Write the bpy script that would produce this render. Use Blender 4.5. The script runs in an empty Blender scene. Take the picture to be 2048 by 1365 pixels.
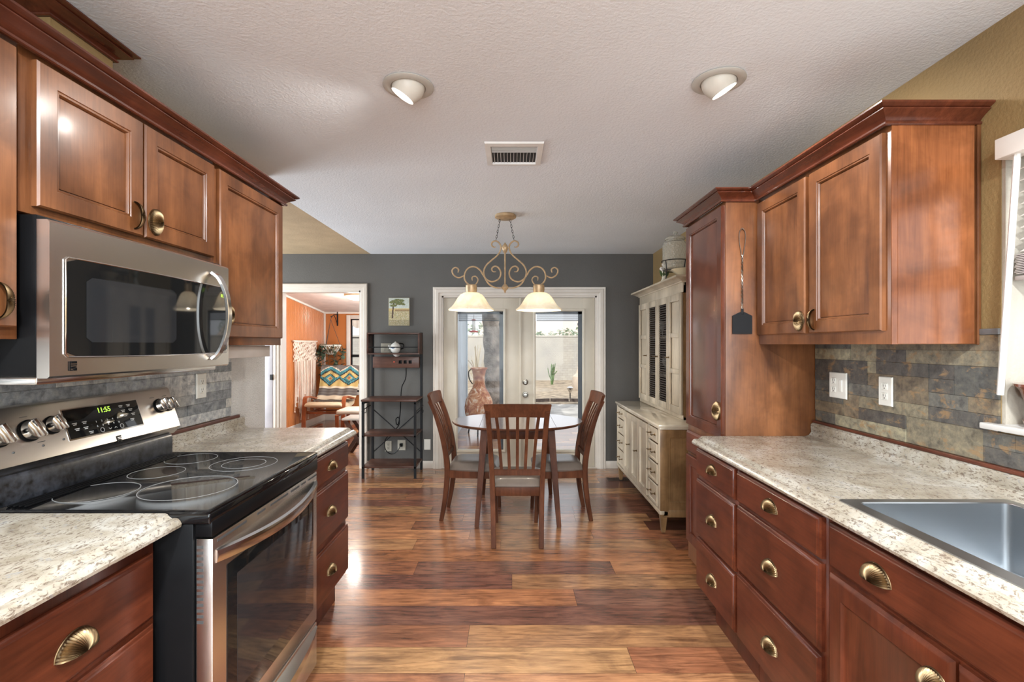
import bpy, bmesh, math, random
from mathutils import Vector, Matrix
random.seed(7)
PI = math.pi
SC = bpy.context.scene
COL = SC.collection

# ------------------------------------------------------------------ camera, world, lights, exposure
cam_d = bpy.data.cameras.new('camera'); cam = bpy.data.objects.new('camera', cam_d); COL.objects.link(cam)
cam.location = (0, 0, 1.40); cam.rotation_euler = (PI/2, 0, 0)
cam_d.sensor_width = 36; cam_d.lens = 36*975/2048; cam_d.shift_y = (689-682.5)/2048; cam_d.clip_start = 0.02
SC.camera = cam
SC.view_settings.view_transform = 'Standard'; SC.view_settings.look = 'None'
SC.view_settings.exposure = 0.38; SC.view_settings.gamma = 1; SC.view_settings.use_curve_mapping = False
w = bpy.data.worlds.new('world'); SC.world = w; w.use_nodes = True
bg = w.node_tree.nodes['Background']; bg.inputs[0].default_value = (0.93, 0.95, 1.0, 1); bg.inputs[1].default_value = 1.2

def light(name, kind, loc, energy, color=(1, 1, 1), size=0.1, target=None, spot=None, size_y=None, soft=None):
    d = bpy.data.lights.new(name, kind); d.energy = energy; d.color = color
    if kind == 'AREA':
        d.size = size
        if size_y: d.shape = 'RECTANGLE'; d.size_y = size_y
        else: d.shape = 'DISK'
    elif kind in ('POINT', 'SPOT'): d.shadow_soft_size = size
    if kind == 'SPOT': d.spot_size = spot or 2.4; d.spot_blend = 0.6
    o = bpy.data.objects.new(name, d); COL.objects.link(o); o.location = loc
    if target is not None:
        o.rotation_euler = (Vector(target)-Vector(loc)).to_track_quat('-Z', 'Y').to_euler()
    return o
sun = light('sun', 'SUN', (0, 0, 10), 3.0, (1, .95, .88), target=(0.45, 0.75, 10-0.62)); sun.data.angle = 0.01
# fill lamps added out of view, rear and side; then sink window daylight
light('rear_fill', 'AREA', (0.0, -2.3, 1.35), 110, (.82, .93, 1), 2.8, (0, 3, 1.5), size_y=1.9)
light('side_fill', 'AREA', (-4.1, 4.3, 1.35), 125, (.86, .94, 1), 1.8, (0, 4.3, 1.4), size_y=1.7)  # no window here; added to brighten the dining area
light('daylight_sink_window', 'AREA', (1.68, .85, 1.55), 2.5, (.95, .98, 1), 1.1, (0, .9, 1.2), size_y=.8)

# ------------------------------------------------------------------ materials
MATS = {}
def nodes(name):
    m = bpy.data.materials.new(name); m.use_nodes = True
    nt = m.node_tree; b = nt.nodes['Principled BSDF']; MATS[name] = m
    return m, nt, b
def N(nt, t, **kw):
    n = nt.nodes.new(t)
    for k, v in kw.items():
        if k in n.inputs: n.inputs[k].default_value = v
        else: setattr(n, k, v)
    return n
def coord(nt, scale=(1, 1, 1), rnd=False, kind='Object'):
    tc = N(nt, 'ShaderNodeTexCoord'); mp = N(nt, 'ShaderNodeMapping'); mp.inputs['Scale'].default_value = scale
    nt.links.new(tc.outputs[kind], mp.inputs[0])
    if rnd:
        oi = N(nt, 'ShaderNodeObjectInfo'); mu = N(nt, 'ShaderNodeMath', operation='MULTIPLY'); mu.inputs[1].default_value = 37
        nt.links.new(oi.outputs['Random'], mu.inputs[0]); nt.links.new(mu.outputs[0], mp.inputs['Location'])
    return mp.outputs[0]
def noise(nt, vec, scale, detail=4, rough=.55, dist=0):
    n = N(nt, 'ShaderNodeTexNoise'); n.inputs['Scale'].default_value = scale; n.inputs['Detail'].default_value = detail
    n.inputs['Roughness'].default_value = rough; n.inputs['Distortion'].default_value = dist
    if vec is not None: nt.links.new(vec, n.inputs['Vector'])
    return n.outputs['Fac']
def ramp(nt, fac, stops):
    r = N(nt, 'ShaderNodeValToRGB'); e = r.color_ramp.elements
    e[0].position = stops[0][0]; e[1].position = stops[-1][0]
    for p, c in stops[1:-1]: e.new(p)
    for el, (p, c) in zip(e, stops): el.position = p; el.color = (*c, 1) if len(c) == 3 else c
    nt.links.new(fac, r.inputs[0]); return r.outputs[0]
def mix(nt, a, b, fac, mode='MIX'):
    m = N(nt, 'ShaderNodeMix', data_type='RGBA', blend_type=mode)
    for s, v in ((m.inputs[0], fac), (m.inputs[6], a), (m.inputs[7], b)):
        if hasattr(v, 'is_linked'): nt.links.new(v, s)
        elif isinstance(v, (int, float)): s.default_value = v
        else: s.default_value = (*v, 1)
    return m.outputs[2]
def bump(nt, b, h, strength=.2, dist=.002):
    bp = N(nt, 'ShaderNodeBump'); bp.inputs['Strength'].default_value = strength; bp.inputs['Distance'].default_value = dist
    nt.links.new(h, bp.inputs['Height']); nt.links.new(bp.outputs[0], b.inputs['Normal'])
def plain(name, c, rough=.5, metal=0, coat=0, bmp=None, var=.06, vs=6, emit=None, es=0, spec=.5):
    m, nt, b = nodes(name)
    v = coord(nt, rnd=True)
    f = noise(nt, v, vs, 3)
    c2 = tuple(x*(1-var*2) for x in c); c1 = tuple(min(1, x*(1+var)) for x in c)
    nt.links.new(ramp(nt, f, [(.3, c2), (.7, c1)]), b.inputs['Base Color'])
    b.inputs['Roughness'].default_value = rough; b.inputs['Metallic'].default_value = metal
    b.inputs['Coat Weight'].default_value = coat; b.inputs['Coat Roughness'].default_value = .12; b.inputs['Specular IOR Level'].default_value = spec
    if bmp: bump(nt, b, noise(nt, v, bmp[0], 3), bmp[1], bmp[2] if len(bmp) > 2 else .002)
    if emit: b.inputs['Emission Color'].default_value = (*emit, 1); b.inputs['Emission Strength'].default_value = es
    return m
def wood(name, dark, mid, light_, axis='z', rough=.36, coat=.18, blotch=.5, fine=1.0, spec=.35, mott=1.0):
    m, nt, b = nodes(name)
    s = {'z': (9, 9, .8), 'y': (9, .8, 9), 'x': (.8, 9, 9)}[axis]
    v = coord(nt, s, True); v2 = coord(nt, tuple(math.sqrt(k) for k in s), True)
    g = noise(nt, v, 3.2, 7, .62, .8); bl = noise(nt, v2, 2.2, 3, .5, .3)
    c = ramp(nt, g, [(.28, dark), (.5, mid), (.74, light_)])
    c2 = ramp(nt, bl, [(.32, tuple(x*.62 for x in mid)), (.68, tuple(x*1.30 for x in light_))])
    c = mix(nt, c, c2, blotch)
    s3 = {'z': (60, 60, 2.5), 'y': (60, 2.5, 60), 'x': (2.5, 60, 60)}[axis]
    fg = noise(nt, coord(nt, s3, True), 3, 3)
    c = mix(nt, c, ramp(nt, fg, [(.35, (.72, .68, .66)), (.55, (1, 1, 1))]), .5*fine, 'MULTIPLY')
    c = mix(nt, c, ramp(nt, noise(nt, coord(nt, (1, 1, 1), True), 6, 4, .6, .4), [(.35, (.68, .64, .60)), (.6, (1.12, 1.12, 1.12))]), .9*mott, 'MULTIPLY')
    nt.links.new(c, b.inputs['Base Color'])
    b.inputs['Roughness'].default_value = rough; b.inputs['Coat Weight'].default_value = coat; b.inputs['Coat Roughness'].default_value = .16; b.inputs['Specular IOR Level'].default_value = spec
    bump(nt, b, fg, .08, .001)
    return m
def metal(name, c, rough=.28, axis=None, aniso=0, spots=0):
    m, nt, b = nodes(name)
    s = {None: (4, 4, 4), 'y': (90, 1.2, 90), 'x': (1.2, 90, 90), 'z': (90, 90, 1.2)}[axis]
    f = noise(nt, coord(nt, s), 3, 3)
    nt.links.new(ramp(nt, f, [(.3, tuple(x*.985 for x in c)), (.7, c)]), b.inputs['Base Color'])
    r = N(nt, 'ShaderNodeMapRange'); r.inputs[3].default_value = rough*.98; r.inputs[4].default_value = rough*1.02
    nt.links.new(f, r.inputs[0]); nt.links.new(r.outputs[0], b.inputs['Roughness'])
    b.inputs['Metallic'].default_value = 1
    return m
def attrmat(name, rough=.5, coat=0, extra=None, bmp=None):
    m, nt, b = nodes(name)
    a = N(nt, 'ShaderNodeAttribute', attribute_name='Col')
    c = a.outputs['Color']
    if extra: c = extra(nt, c, a)
    nt.links.new(c, b.inputs['Base Color']); b.inputs['Roughness'].default_value = rough
    b.inputs['Coat Weight'].default_value = coat; b.inputs['Coat Roughness'].default_value = .15
    if bmp: bump(nt, b, noise(nt, coord(nt, bmp[3] if len(bmp) > 3 else (1, 1, 1)), bmp[0], 4), bmp[1], bmp[2])
    return m

W_UP = wood('cabinet_wood_upright', (.060, .018, .0068), (.135, .047, .0165), (.215, .084, .031), 'z', blotch=.65)
W_UPY = wood('cabinet_wood_horizontal', (.08, .022, .008), (.150, .045, .016), (.22, .075, .026), 'y')
W_LOW = wood('base_wood_horizontal', (.045, .009, .004), (.095, .0205, .0085), (.145, .036, .0145), 'y', blotch=.35)
W_LOWZ = wood('base_wood_upright', (.045, .009, .004), (.095, .0205, .0085), (.145, .036, .0145), 'z', blotch=.35)
W_CROWN = wood('crown_wood', (.045, .011, .006), (.088, .022, .0105), (.135, .037, .017), 'y', rough=.26, coat=.4, blotch=.25)
W_CROWNX = wood('crown_wood_cross', (.045, .011, .006), (.088, .022, .0105), (.135, .037, .017), 'x', rough=.26, coat=.4, blotch=.25)
W_DARK = wood('dining_wood', (.045, .015, .008), (.085, .028, .013), (.13, .046, .020), 'z', rough=.42, coat=0, blotch=.3, spec=.12)
W_TABLE = wood('table_wood', (.055, .020, .012), (.10, .036, .019), (.15, .055, .03), 'x', rough=.16, coat=.9, blotch=.3, spec=.6)
W_RACK = wood('rustic_shelf_wood', (.022, .009, .006), (.06, .024, .015), (.115, .05, .033), 'x', rough=.45, coat=.1)
W_HUTCH = wood('hutch_cream_wood', (.40, .33, .24), (.49, .41, .30), (.56, .48, .37), 'z', rough=.34, coat=.3, blotch=.35, fine=.5, mott=.3, spec=.5)
W_HUTCHS = wood('hutch_honey_wood', (.13, .068, .028), (.20, .112, .048), (.27, .16, .072), 'z', rough=.4, coat=.15, blotch=.4)
W_BENT = wood('bentwood_stain', (.16, .038, .013), (.26, .068, .024), (.34, .10, .038), 'z', rough=.35)
STEEL = metal('brushed_steel', (.74, .70, .66), .27, 'y')
STEELZ = metal('polished_steel', (.66, .64, .62), .16)
SINKM = metal('sink_steel', (.42, .44, .46), .30, 'x')
BRASS = metal('antique_brass', (.18, .122, .066), .36)
CHROME = metal('satin_nickel', (.30, .28, .25), .3)
GOLDM = plain('champagne_gold', (.50, .35, .20), .42, .35, var=.12, vs=30)
BLACKM = plain('black_metal', (.014, .0145, .016), .5, .0, spec=.2)
BLACKG = plain('black_gloss', (.004, .004, .0045), .05, var=0, spec=.4)
BLACKE = plain('black_enamel', (.005, .005, .0055), .28, spec=.1)
GLASSB = plain('smoked_glass', (.007, .0075, .008), .04, var=0, spec=.5)
GREYGL = plain('oven_window_glass', (.018, .019, .021), .06, var=0, spec=.5)
WHITE = plain('white_paint', (.72, .70, .67), .35)
TRIMW = plain('trim_paint', (.66, .60, .53), .4, var=.03)
DOORM = plain('door_paint', (.60, .54, .44), .42, var=.03)
PLASTIC = plain('white_plastic', (.74, .72, .66), .35, var=.02)
TAN = plain('tan_wall_paint', (.255, .165, .066), .62, bmp=(90, .55, .004), var=.08, vs=2)
TANC = plain('tan_ceiling_paint', (.44, .33, .20), .7, bmp=(70, .4, .004))
GREYW = plain('slate_grey_paint', (.100, .094, .086), .6, bmp=(70, .35, .003), var=.05, vs=2)
CEIL = plain('ceiling_texture_paint', (.73, .765, .80), .75, bmp=(95, .6, .004), var=.02, vs=1.5)
TEXW = plain('knockdown_texture_white', (.60, .585, .56), .5, bmp=(120, 1.0, .008), var=.05)
REVEAL = plain('reveal_plaster', (.42, .375, .31), .6, bmp=(60, .5, .005))
ORANGE = plain('orange_paint', (.46, .155, .042), .30, coat=.25, var=.04, vs=1.5)
PALEC = plain('sunroom_ceiling', (.66, .57, .52), .7)
CREAM = plain('cream_canvas', (.62, .50, .33), .8, bmp=(200, .3, .001))
WICKW = plain('white_rope', (.70, .66, .58), .8, bmp=(300, .4, .001))
CORD = plain('macrame_cord', (.70, .58, .48), .85, bmp=(400, .5, .001))
SEATM = plain('seat_leatherette', (.135, .105, .085), .38, coat=.15, var=.12, vs=9)
SHADEG = None
SLATE_L = [(.50, .50, .50), (.30, .31, .32), (.40, .41, .42), (.22, .23, .24), (.46, .46, .455), (.32, .35, .39), (.40, .385, .36), (.18, .19, .20)]
SLATE_R = [(.12, .105, .078), (.17, .15, .105), (.075, .068, .060), (.23, .205, .14), (.10, .095, .082), (.15, .115, .075), (.065, .058, .052), (.20, .17, .115), (.25, .22, .15), (.08, .078, .070)]
def slate_extra(rust):
    def f(nt, c, a):
        v = coord(nt)
        n1 = noise(nt, v, 26, 8, .72, .2); n2 = noise(nt, v, 24, 6, .72, .2); n3 = noise(nt, coord(nt, (1, 1, 1.7)), 13, 8, .72, .4)
        c = mix(nt, c, ramp(nt, n1, [(.33, (.40, .40, .42)), (.5, (1, 1, 1)), (.68, (1.6, 1.55, 1.4))]), 1, 'MULTIPLY')
        c = mix(nt, c, rust, ramp(nt, n3, [(.55, (0, 0, 0)), (.62, (.75, .75, .75))]))
        c = mix(nt, c, (.05, .05, .055), ramp(nt, n2, [(.66, (0, 0, 0)), (.75, (.75, .75, .75))]))
        return c
    return f
TILE_L = attrmat('slate_tile_grey', .38, .1, slate_extra((.30, .31, .33)), (40, .6, .006))
TILE_R = attrmat('slate_tile_multicolour', .42, .1, slate_extra((.27, .16, .07)), (40, .35, .004))
def granite():
    m, nt, b = nodes('granite_laminate')
    v = coord(nt, (1, 1, 1)); vs = coord(nt, (1.0, .45, 1.0))
    base = ramp(nt, noise(nt, v, 7, 5, .6, .8), [(.3, (.245, .20, .145)), (.5, (.365, .325, .262)), (.7, (.47, .445, .395))])
    d = noise(nt, vs, 130, 5, .7, .5); d2 = noise(nt, v, 40, 5, .66, .8); d3 = noise(nt, v, 170, 3, .6)
    base = mix(nt, base, (.13, .09, .065), ramp(nt, d, [(.52, (0, 0, 0)), (.61, (.85, .85, .85))]))
    base = mix(nt, base, (.25, .25, .26), ramp(nt, d2, [(.60, (0, 0, 0)), (.68, (.6, .6, .6))]))
    base = mix(nt, base, (.05, .045, .045), ramp(nt, d3, [(.66, (0, 0, 0)), (.72, (.9, .9, .9))]))
    nt.links.new(base, b.inputs['Base Color']); b.inputs['Roughness'].default_value = .24
    b.inputs['Coat Weight'].default_value = .3; b.inputs['Coat Roughness'].default_value = .18
    return m
GRAN = granite()
def floor_extra(nt, c, a):
    # grain follows the plank; each plank gets its own offset from its colour attribute alpha
    tc = N(nt, 'ShaderNodeTexCoord'); mp = N(nt, 'ShaderNodeMapping'); mp.inputs['Scale'].default_value = (1.4, 15, 1)
    mul = N(nt, 'ShaderNodeMath', operation='MULTIPLY'); mul.inputs[1].default_value = 53
    nt.links.new(a.outputs['Alpha'], mul.inputs[0]); cb = N(nt, 'ShaderNodeCombineXYZ')
    nt.links.new(mul.outputs[0], cb.inputs[0]); nt.links.new(mul.outputs[0], cb.inputs[2])
    nt.links.new(tc.outputs['Object'], mp.inputs[0]); nt.links.new(cb.outputs[0], mp.inputs['Location'])
    g = noise(nt, mp.outputs[0], 2.6, 8, .62, 1.3)
    mp2 = N(nt, 'ShaderNodeMapping'); mp2.inputs['Scale'].default_value = (2.2, 5, 1)
    nt.links.new(tc.outputs['Object'], mp2.inputs[0]); nt.links.new(cb.outputs[0], mp2.inputs['Location'])
    bl = noise(nt, mp2.outputs[0], 1.6, 4, .6, 1.0)
    c = mix(nt, c, ramp(nt, g, [(.3, (.42, .36, .33)), (.5, (1, 1, 1)), (.72, (1.5, 1.5, 1.45))]), 1, 'MULTIPLY')
    return mix(nt, c, ramp(nt, bl, [(.34, (.55, .50, .50)), (.6, (1.15, 1.12, 1.08))]), .8, 'MULTIPLY')
FLOORM = attrmat('wood_plank_floor', .25, .55, floor_extra, (22, .35, .0025, (1, 9, 1)))
PAINTED = attrmat('vertex_pattern', .75)
PAINTED2 = attrmat('canvas_print', .45)
def glassmat(name, tint=(1, 1, 1), mixf=.06, rough=.02):
    m, nt, b = nodes(name); out = nt.nodes['Material Output']
    tr = N(nt, 'ShaderNodeBsdfTransparent'); tr.inputs[0].default_value = (*tint, 1)
    gl = N(nt, 'ShaderNodeBsdfGlossy'); gl.inputs['Roughness'].default_value = rough
    fr = N(nt, 'ShaderNodeFresnel'); fr.inputs[0].default_value = 1.17
    ms = N(nt, 'ShaderNodeMixShader'); nt.links.new(fr.outputs[0], ms.inputs[0])
    nt.links.new(tr.outputs[0], ms.inputs[1]); nt.links.new(gl.outputs[0], ms.inputs[2]); nt.links.new(ms.outputs[0], out.inputs[0])
    return m
GLASS = glassmat('window_glass', (.97, .98, .98))
def jarglass():
    m, nt, b = nodes('hammered_jar_glass'); v = coord(nt)
    b.inputs['Base Color'].default_value = (.60, .57, .48, 1); b.inputs['Roughness'].default_value = .12; b.inputs['Alpha'].default_value = .5
    vo = N(nt, 'ShaderNodeTexVoronoi'); vo.inputs['Scale'].default_value = 75; nt.links.new(v, vo.inputs['Vector']); bump(nt, b, vo.outputs['Distance'], .9, .01)
    return m
JARG = jarglass()
def shade_glass():
    m, nt, b = nodes('alabaster_shade'); out = nt.nodes['Material Output']
    v = coord(nt); n = noise(nt, v, 9, 4, .6, 1.5)
    c = ramp(nt, n, [(.35, (.82, .75, .62)), (.65, (.93, .90, .82))])
    df = N(nt, 'ShaderNodeBsdfDiffuse'); tl = N(nt, 'ShaderNodeBsdfTranslucent'); ms = N(nt, 'ShaderNodeMixShader'); ms.inputs[0].default_value = .55
    gl = N(nt, 'ShaderNodeBsdfGlossy'); gl.inputs['Roughness'].default_value = .2; m2 = N(nt, 'ShaderNodeMixShader'); m2.inputs[0].default_value = .05
    nt.links.new(c, df.inputs[0]); nt.links.new(c, tl.inputs[0]); nt.links.new(df.outputs[0], ms.inputs[1]); nt.links.new(tl.outputs[0], ms.inputs[2])
    nt.links.new(ms.outputs[0], m2.inputs[1]); nt.links.new(gl.outputs[0], m2.inputs[2]); nt.links.new(m2.outputs[0], out.inputs[0])
    return m
SHADEG = shade_glass()
def emis(name, c, s):
    m, nt, b = nodes(name); b.inputs['Base Color'].default_value = (*c, 1)
    b.inputs['Emission Color'].default_value = (*c, 1); b.inputs['Emission Strength'].default_value = s
    return m
LAMPE = emis('lamp_lens', (1, .97, .9), 6)
BULBE = emis('bulb_glow', (1, .86, .62), 12)
CLOCKE = emis('clock_digits', (.45, .9, .08), 1.1)
LEDE = emis('red_indicator', (1, .08, .04), 1.2)
INK = plain('panel_print', (.62, .62, .60), .5, var=0)
INKD = plain('dark_print', (.05, .05, .05), .5, var=0)
LEAF = plain('leaf_green', (.10, .17, .055), .5, var=.25, vs=12)
LEAFD = plain('leaf_dusty_green', (.085, .12, .075), .5, var=.3, vs=12)
BARK = plain('tree_bark', (.44, .38, .32), .9, bmp=(18, 1, .03), var=.3, vs=7)
TERRA = None
def terracotta():
    m, nt, b = nodes('weathered_terracotta'); v = coord(nt)
    c = ramp(nt, noise(nt, v, 9, 6, .68, .8), [(.34, (.26, .085, .06)), (.46, (.46, .18, .10)), (.54, (.62, .32, .17)), (.62, (.78, .64, .52))])
    nt.links.new(c, b.inputs['Base Color']); b.inputs['Roughness'].default_value = .6
    return m
TERRA = terracotta()
CERAM = plain('brown_ceramic', (.20, .055, .028), .15, coat=.6)
DIRT = plain('desert_soil', (.40, .32, .23), .95, bmp=(25, .7, .03), var=.25, vs=5)
STONE = plain('patio_flagstone', (.42, .40, .37), .85, var=.25, vs=2.2)
BLOCKM = None
def blockwall():
    m, nt, b = nodes('concrete_block'); v = coord(nt, (1, 1, 1))
    br = N(nt, 'ShaderNodeTexBrick'); mp = N(nt, 'ShaderNodeMapping'); tc = N(nt, 'ShaderNodeTexCoord')
    mp.inputs['Rotation'].default_value = (PI/2, 0, 0); nt.links.new(tc.outputs['Object'], mp.inputs[0]); nt.links.new(mp.outputs[0], br.inputs[0])
    br.inputs['Color1'].default_value = (.44, .42, .38, 1); br.inputs['Color2'].default_value = (.40, .38, .345, 1); br.inputs['Mortar'].default_value = (.33, .31, .28, 1)
    br.inputs['Scale'].default_value = 2.5; br.inputs['Mortar Size'].default_value = .012
    c = mix(nt, br.outputs[0], ramp(nt, noise(nt, v, 1.2, 5, .6), [(.3, (.8, .8, .82)), (.7, (1.12, 1.1, 1.05))]), 1, 'MULTIPLY')
    nt.links.new(c, b.inputs['Base Color']); b.inputs['Roughness'].default_value = .9
    return m
BLOCKM = blockwall()
POSTM = plain('pale_blue_post_paint', (.55, .62, .68), .6)
BLINDM = plain('blind_slats_white', (.80, .78, .72), .4, var=.03)
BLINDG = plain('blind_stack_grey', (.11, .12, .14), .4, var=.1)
SCREENM = plain('grille_bronze', (.055, .042, .035), .5, .4)
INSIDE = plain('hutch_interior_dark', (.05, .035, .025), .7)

# ------------------------------------------------------------------ mesh helpers
class Frame:
    def __init__(s, o, u, v, n): s.o, s.u, s.v, s.n = Vector(o), Vector(u).normalized(), Vector(v).normalized(), Vector(n).normalized()
    def p(s, a, b, c=0): return s.o+s.u*a+s.v*b+s.n*c
WORLD = Frame((0, 0, 0), (1, 0, 0), (0, 1, 0), (0, 0, 1))
def face_left(X): return Frame((X, 0, 0), (0, 1, 0), (0, 0, 1), (1, 0, 0))     # cabinets on the left wall look towards +X; u is world Y
def face_right(X): return Frame((X, 0, 0), (0, 1, 0), (0, 0, 1), (-1, 0, 0))
def face_back(Y): return Frame((0, Y, 0), (1, 0, 0), (0, 0, 1), (0, -1, 0))
class B:
    def __init__(s): s.bm = bmesh.new(); s.cl = None
    def grid(s, rows, close_u=False, close_v=False, flip=False):
        bm = s.bm; V = [[bm.verts.new(p) for p in r] for r in rows]; fs = []
        nu, nv = len(V), len(V[0])
        for i in range(nu if close_u else nu-1):
            for j in range(nv if close_v else nv-1):
                q = [V[i][j], V[(i+1) % nu][j], V[(i+1) % nu][(j+1) % nv], V[i][(j+1) % nv]]
                try: fs.append(bm.faces.new(q))
                except ValueError: pass
        return V, fs
    def face(s, pts):
        return s.bm.faces.new([s.bm.verts.new(p) for p in pts])
    def box(s, a, b, bev=0, fr=WORLD, seg=2, col=None):
        (x0, y0, z0), (x1, y1, z1) = a, b
        P = [fr.p(x, y, z) for x in (x0, x1) for y in (y0, y1) for z in (z0, z1)]
        vs = [s.bm.verts.new(p) for p in P]
        fs = [s.bm.faces.new([vs[i] for i in f]) for f in ((0, 1, 3, 2), (4, 6, 7, 5), (0, 4, 5, 1), (2, 3, 7, 6), (0, 2, 6, 4), (1, 5, 7, 3))]
        bmesh.ops.recalc_face_normals(s.bm, faces=fs)
        if col: s.paint(fs, col)
        if bev > 0:
            es = list({e for f in fs for e in f.edges})
            bmesh.ops.bevel(s.bm, geom=es, offset=bev, segments=seg, affect='EDGES', profile=.5)
        return fs
    def paint(s, fs, c):
        if s.cl is None: s.cl = s.bm.loops.layers.float_color.new('Col')
        c = tuple(c) if len(c) == 4 else (*c, 1)
        for f in fs:
            for l in f.loops: l[s.cl] = c
    def loft(s, fr, u0, u1, v0, v1, steps, cap=True):
        """concentric rectangles (inset, n) joined into one skin"""
        rows = []
        for ins, n in steps:
            rows.append([fr.p(u0+ins, v0+ins, n), fr.p(u1-ins, v0+ins, n), fr.p(u1-ins, v1-ins, n), fr.p(u0+ins, v1-ins, n)])
        V, fs = s.grid(rows, close_v=True)
        if cap: fs.append(s.bm.faces.new(V[-1])); fs.append(s.bm.faces.new(V[0][::-1]))
        bmesh.ops.recalc_face_normals(s.bm, faces=fs)
    def prism(s, pts, d):
        """polygon pts swept by vector d"""
        d = Vector(d); V, fs = s.grid([[Vector(p) for p in pts], [Vector(p)+d for p in pts]], close_v=True)
        fs.append(s.bm.faces.new(V[0][::-1])); fs.append(s.bm.faces.new(V[1])); bmesh.ops.recalc_face_normals(s.bm, faces=fs); return fs
    def tube(s, pts, r, n=8, cap=True, closed=False, flat=1.0, up=None):
        pts = [Vector(p) for p in pts]; m = len(pts); rows = []; prev = None
        for i, p in enumerate(pts):
            if closed: t = pts[(i+1) % m]-pts[i-1]
            else: t = pts[min(i+1, m-1)]-pts[max(i-1, 0)]
            t.normalize()
            if prev is None:
                a = Vector(up) if up else (Vector((0, 0, 1)) if abs(t.z) < .9 else Vector((1, 0, 0)))
                a = (a-t*a.dot(t)).normalized()
            else: a = (prev-t*prev.dot(t)).normalized()
            prev = a; b = t.cross(a); rr = r[i] if isinstance(r, (list, tuple)) else r
            rows.append([p+a*math.cos(k*2*PI/n)*rr+b*math.sin(k*2*PI/n)*rr*flat for k in range(n)])
        V, fs = s.grid(rows, close_u=closed, close_v=True)
        if cap and not closed: fs.append(s.bm.faces.new(V[0][::-1])); fs.append(s.bm.faces.new(V[-1]))
        bmesh.ops.recalc_face_normals(s.bm, faces=fs)
    def bar(s, p, q, w, h, up=(0, 0, 1), w2=None, h2=None, bev=0):
        """rectangular bar from p to q, w along the side, h along up"""
        p, q = Vector(p), Vector(q); t = (q-p).normalized(); a = Vector(up); a = (a-t*a.dot(t)).normalized(); b = t.cross(a)
        w2 = w2 or w; h2 = h2 or h
        rows = [[c+b*sx*ww/2+a*sy*hh/2 for sx, sy in ((-1, -1), (1, -1), (1, 1), (-1, 1))] for c, ww, hh in ((p, w, h), (q, w2, h2))]
        V, fs = s.grid(rows, close_v=True); fs.append(s.bm.faces.new(V[0][::-1])); fs.append(s.bm.faces.new(V[1]))
        bmesh.ops.recalc_face_normals(s.bm, faces=fs)
        if bev: bmesh.ops.bevel(s.bm, geom=list({e for f in fs for e in f.edges}), offset=bev, segments=2, affect='EDGES')
    def strip(s, pts, w, h, side, bev=0):
        """constant section w (along side) x h swept on a path"""
        pts = [Vector(p) for p in pts]; side = Vector(side).normalized(); rows = []
        for i, p in enumerate(pts):
            t = (pts[min(i+1, len(pts)-1)]-pts[max(i-1, 0)]).normalized(); a = side.cross(t).normalized()
            hh = h[i] if isinstance(h, (list, tuple)) else h
            rows.append([p+side*sx*w/2+a*sy*hh/2 for sx, sy in ((-1, -1), (1, -1), (1, 1), (-1, 1))])
        V, fs = s.grid(rows, close_v=True); fs.append(s.bm.faces.new(V[0][::-1])); fs.append(s.bm.faces.new(V[-1]))
        bmesh.ops.recalc_face_normals(s.bm, faces=fs)
    def lathe(s, prof, o=(0, 0, 0), n=32, axis=(0, 0, 1), sx=1, sy=1, mod=None, cap=True):
        o = Vector(o); ax = Vector(axis).normalized(); q = Vector((0, 0, 1)).rotation_difference(ax)
        rows = []
        for r, z in prof:
            rows.append([o+q@Vector((r*sx*math.cos(k*2*PI/n)*(mod(k*2*PI/n, z) if mod else 1), r*sy*math.sin(k*2*PI/n)*(mod(k*2*PI/n, z) if mod else 1), z)) for k in range(n)])
        V, fs = s.grid(rows, close_v=True)
        if cap and prof[0][0] > 0: fs.append(s.bm.faces.new(V[0][::-1]))
        if cap and prof[-1][0] > 0: fs.append(s.bm.faces.new(V[-1]))
        bmesh.ops.recalc_face_normals(s.bm, faces=fs)
    def sweep(s, path, prof, closed=False):
        """mitred moulding: path of (x, y), prof of (outward, z); outward is to the right of travel"""
        rows = []; m = len(path); P = [Vector((p[0], p[1])) for p in path]
        for i, p in enumerate(P):
            d0 = (p-P[i-1]).normalized() if (i > 0 or closed) else None
            d1 = (P[(i+1) % m]-p).normalized() if (i < m-1 or closed) else None
            if d0 is None: d0 = d1
            if d1 is None: d1 = d0
            n0 = Vector((d0.y, -d0.x)); n1 = Vector((d1.y, -d1.x)); k = (n0+n1); k = k/max(.2, k.dot(n0))
            rows.append([Vector((p.x+k.x*o, p.y+k.y*o, z)) for o, z in prof])
        V, fs = s.grid(rows, close_u=closed, close_v=True)
        if not closed: fs.append(s.bm.faces.new(V[0][::-1])); fs.append(s.bm.faces.new(V[-1]))
        bmesh.ops.recalc_face_normals(s.bm, faces=fs)
    def sphere(s, c, r, n=16, sc=(1, 1, 1)):
        prof = [(r*math.sin(PI*i/n), -r*math.cos(PI*i/n)) for i in range(n+1)]
        prof[0] = (1e-4, -r); prof[-1] = (1e-4, r)
        c = Vector(c); rows = [[c+Vector((a*sc[0]*math.cos(k*2*PI/n), a*sc[1]*math.sin(k*2*PI/n), z*sc[2])) for k in range(n)] for a, z in prof]
        V, fs = s.grid(rows, close_v=True); fs.append(s.bm.faces.new(V[0][::-1])); fs.append(s.bm.faces.new(V[-1]))
        bmesh.ops.recalc_face_normals(s.bm, faces=fs)
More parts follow.
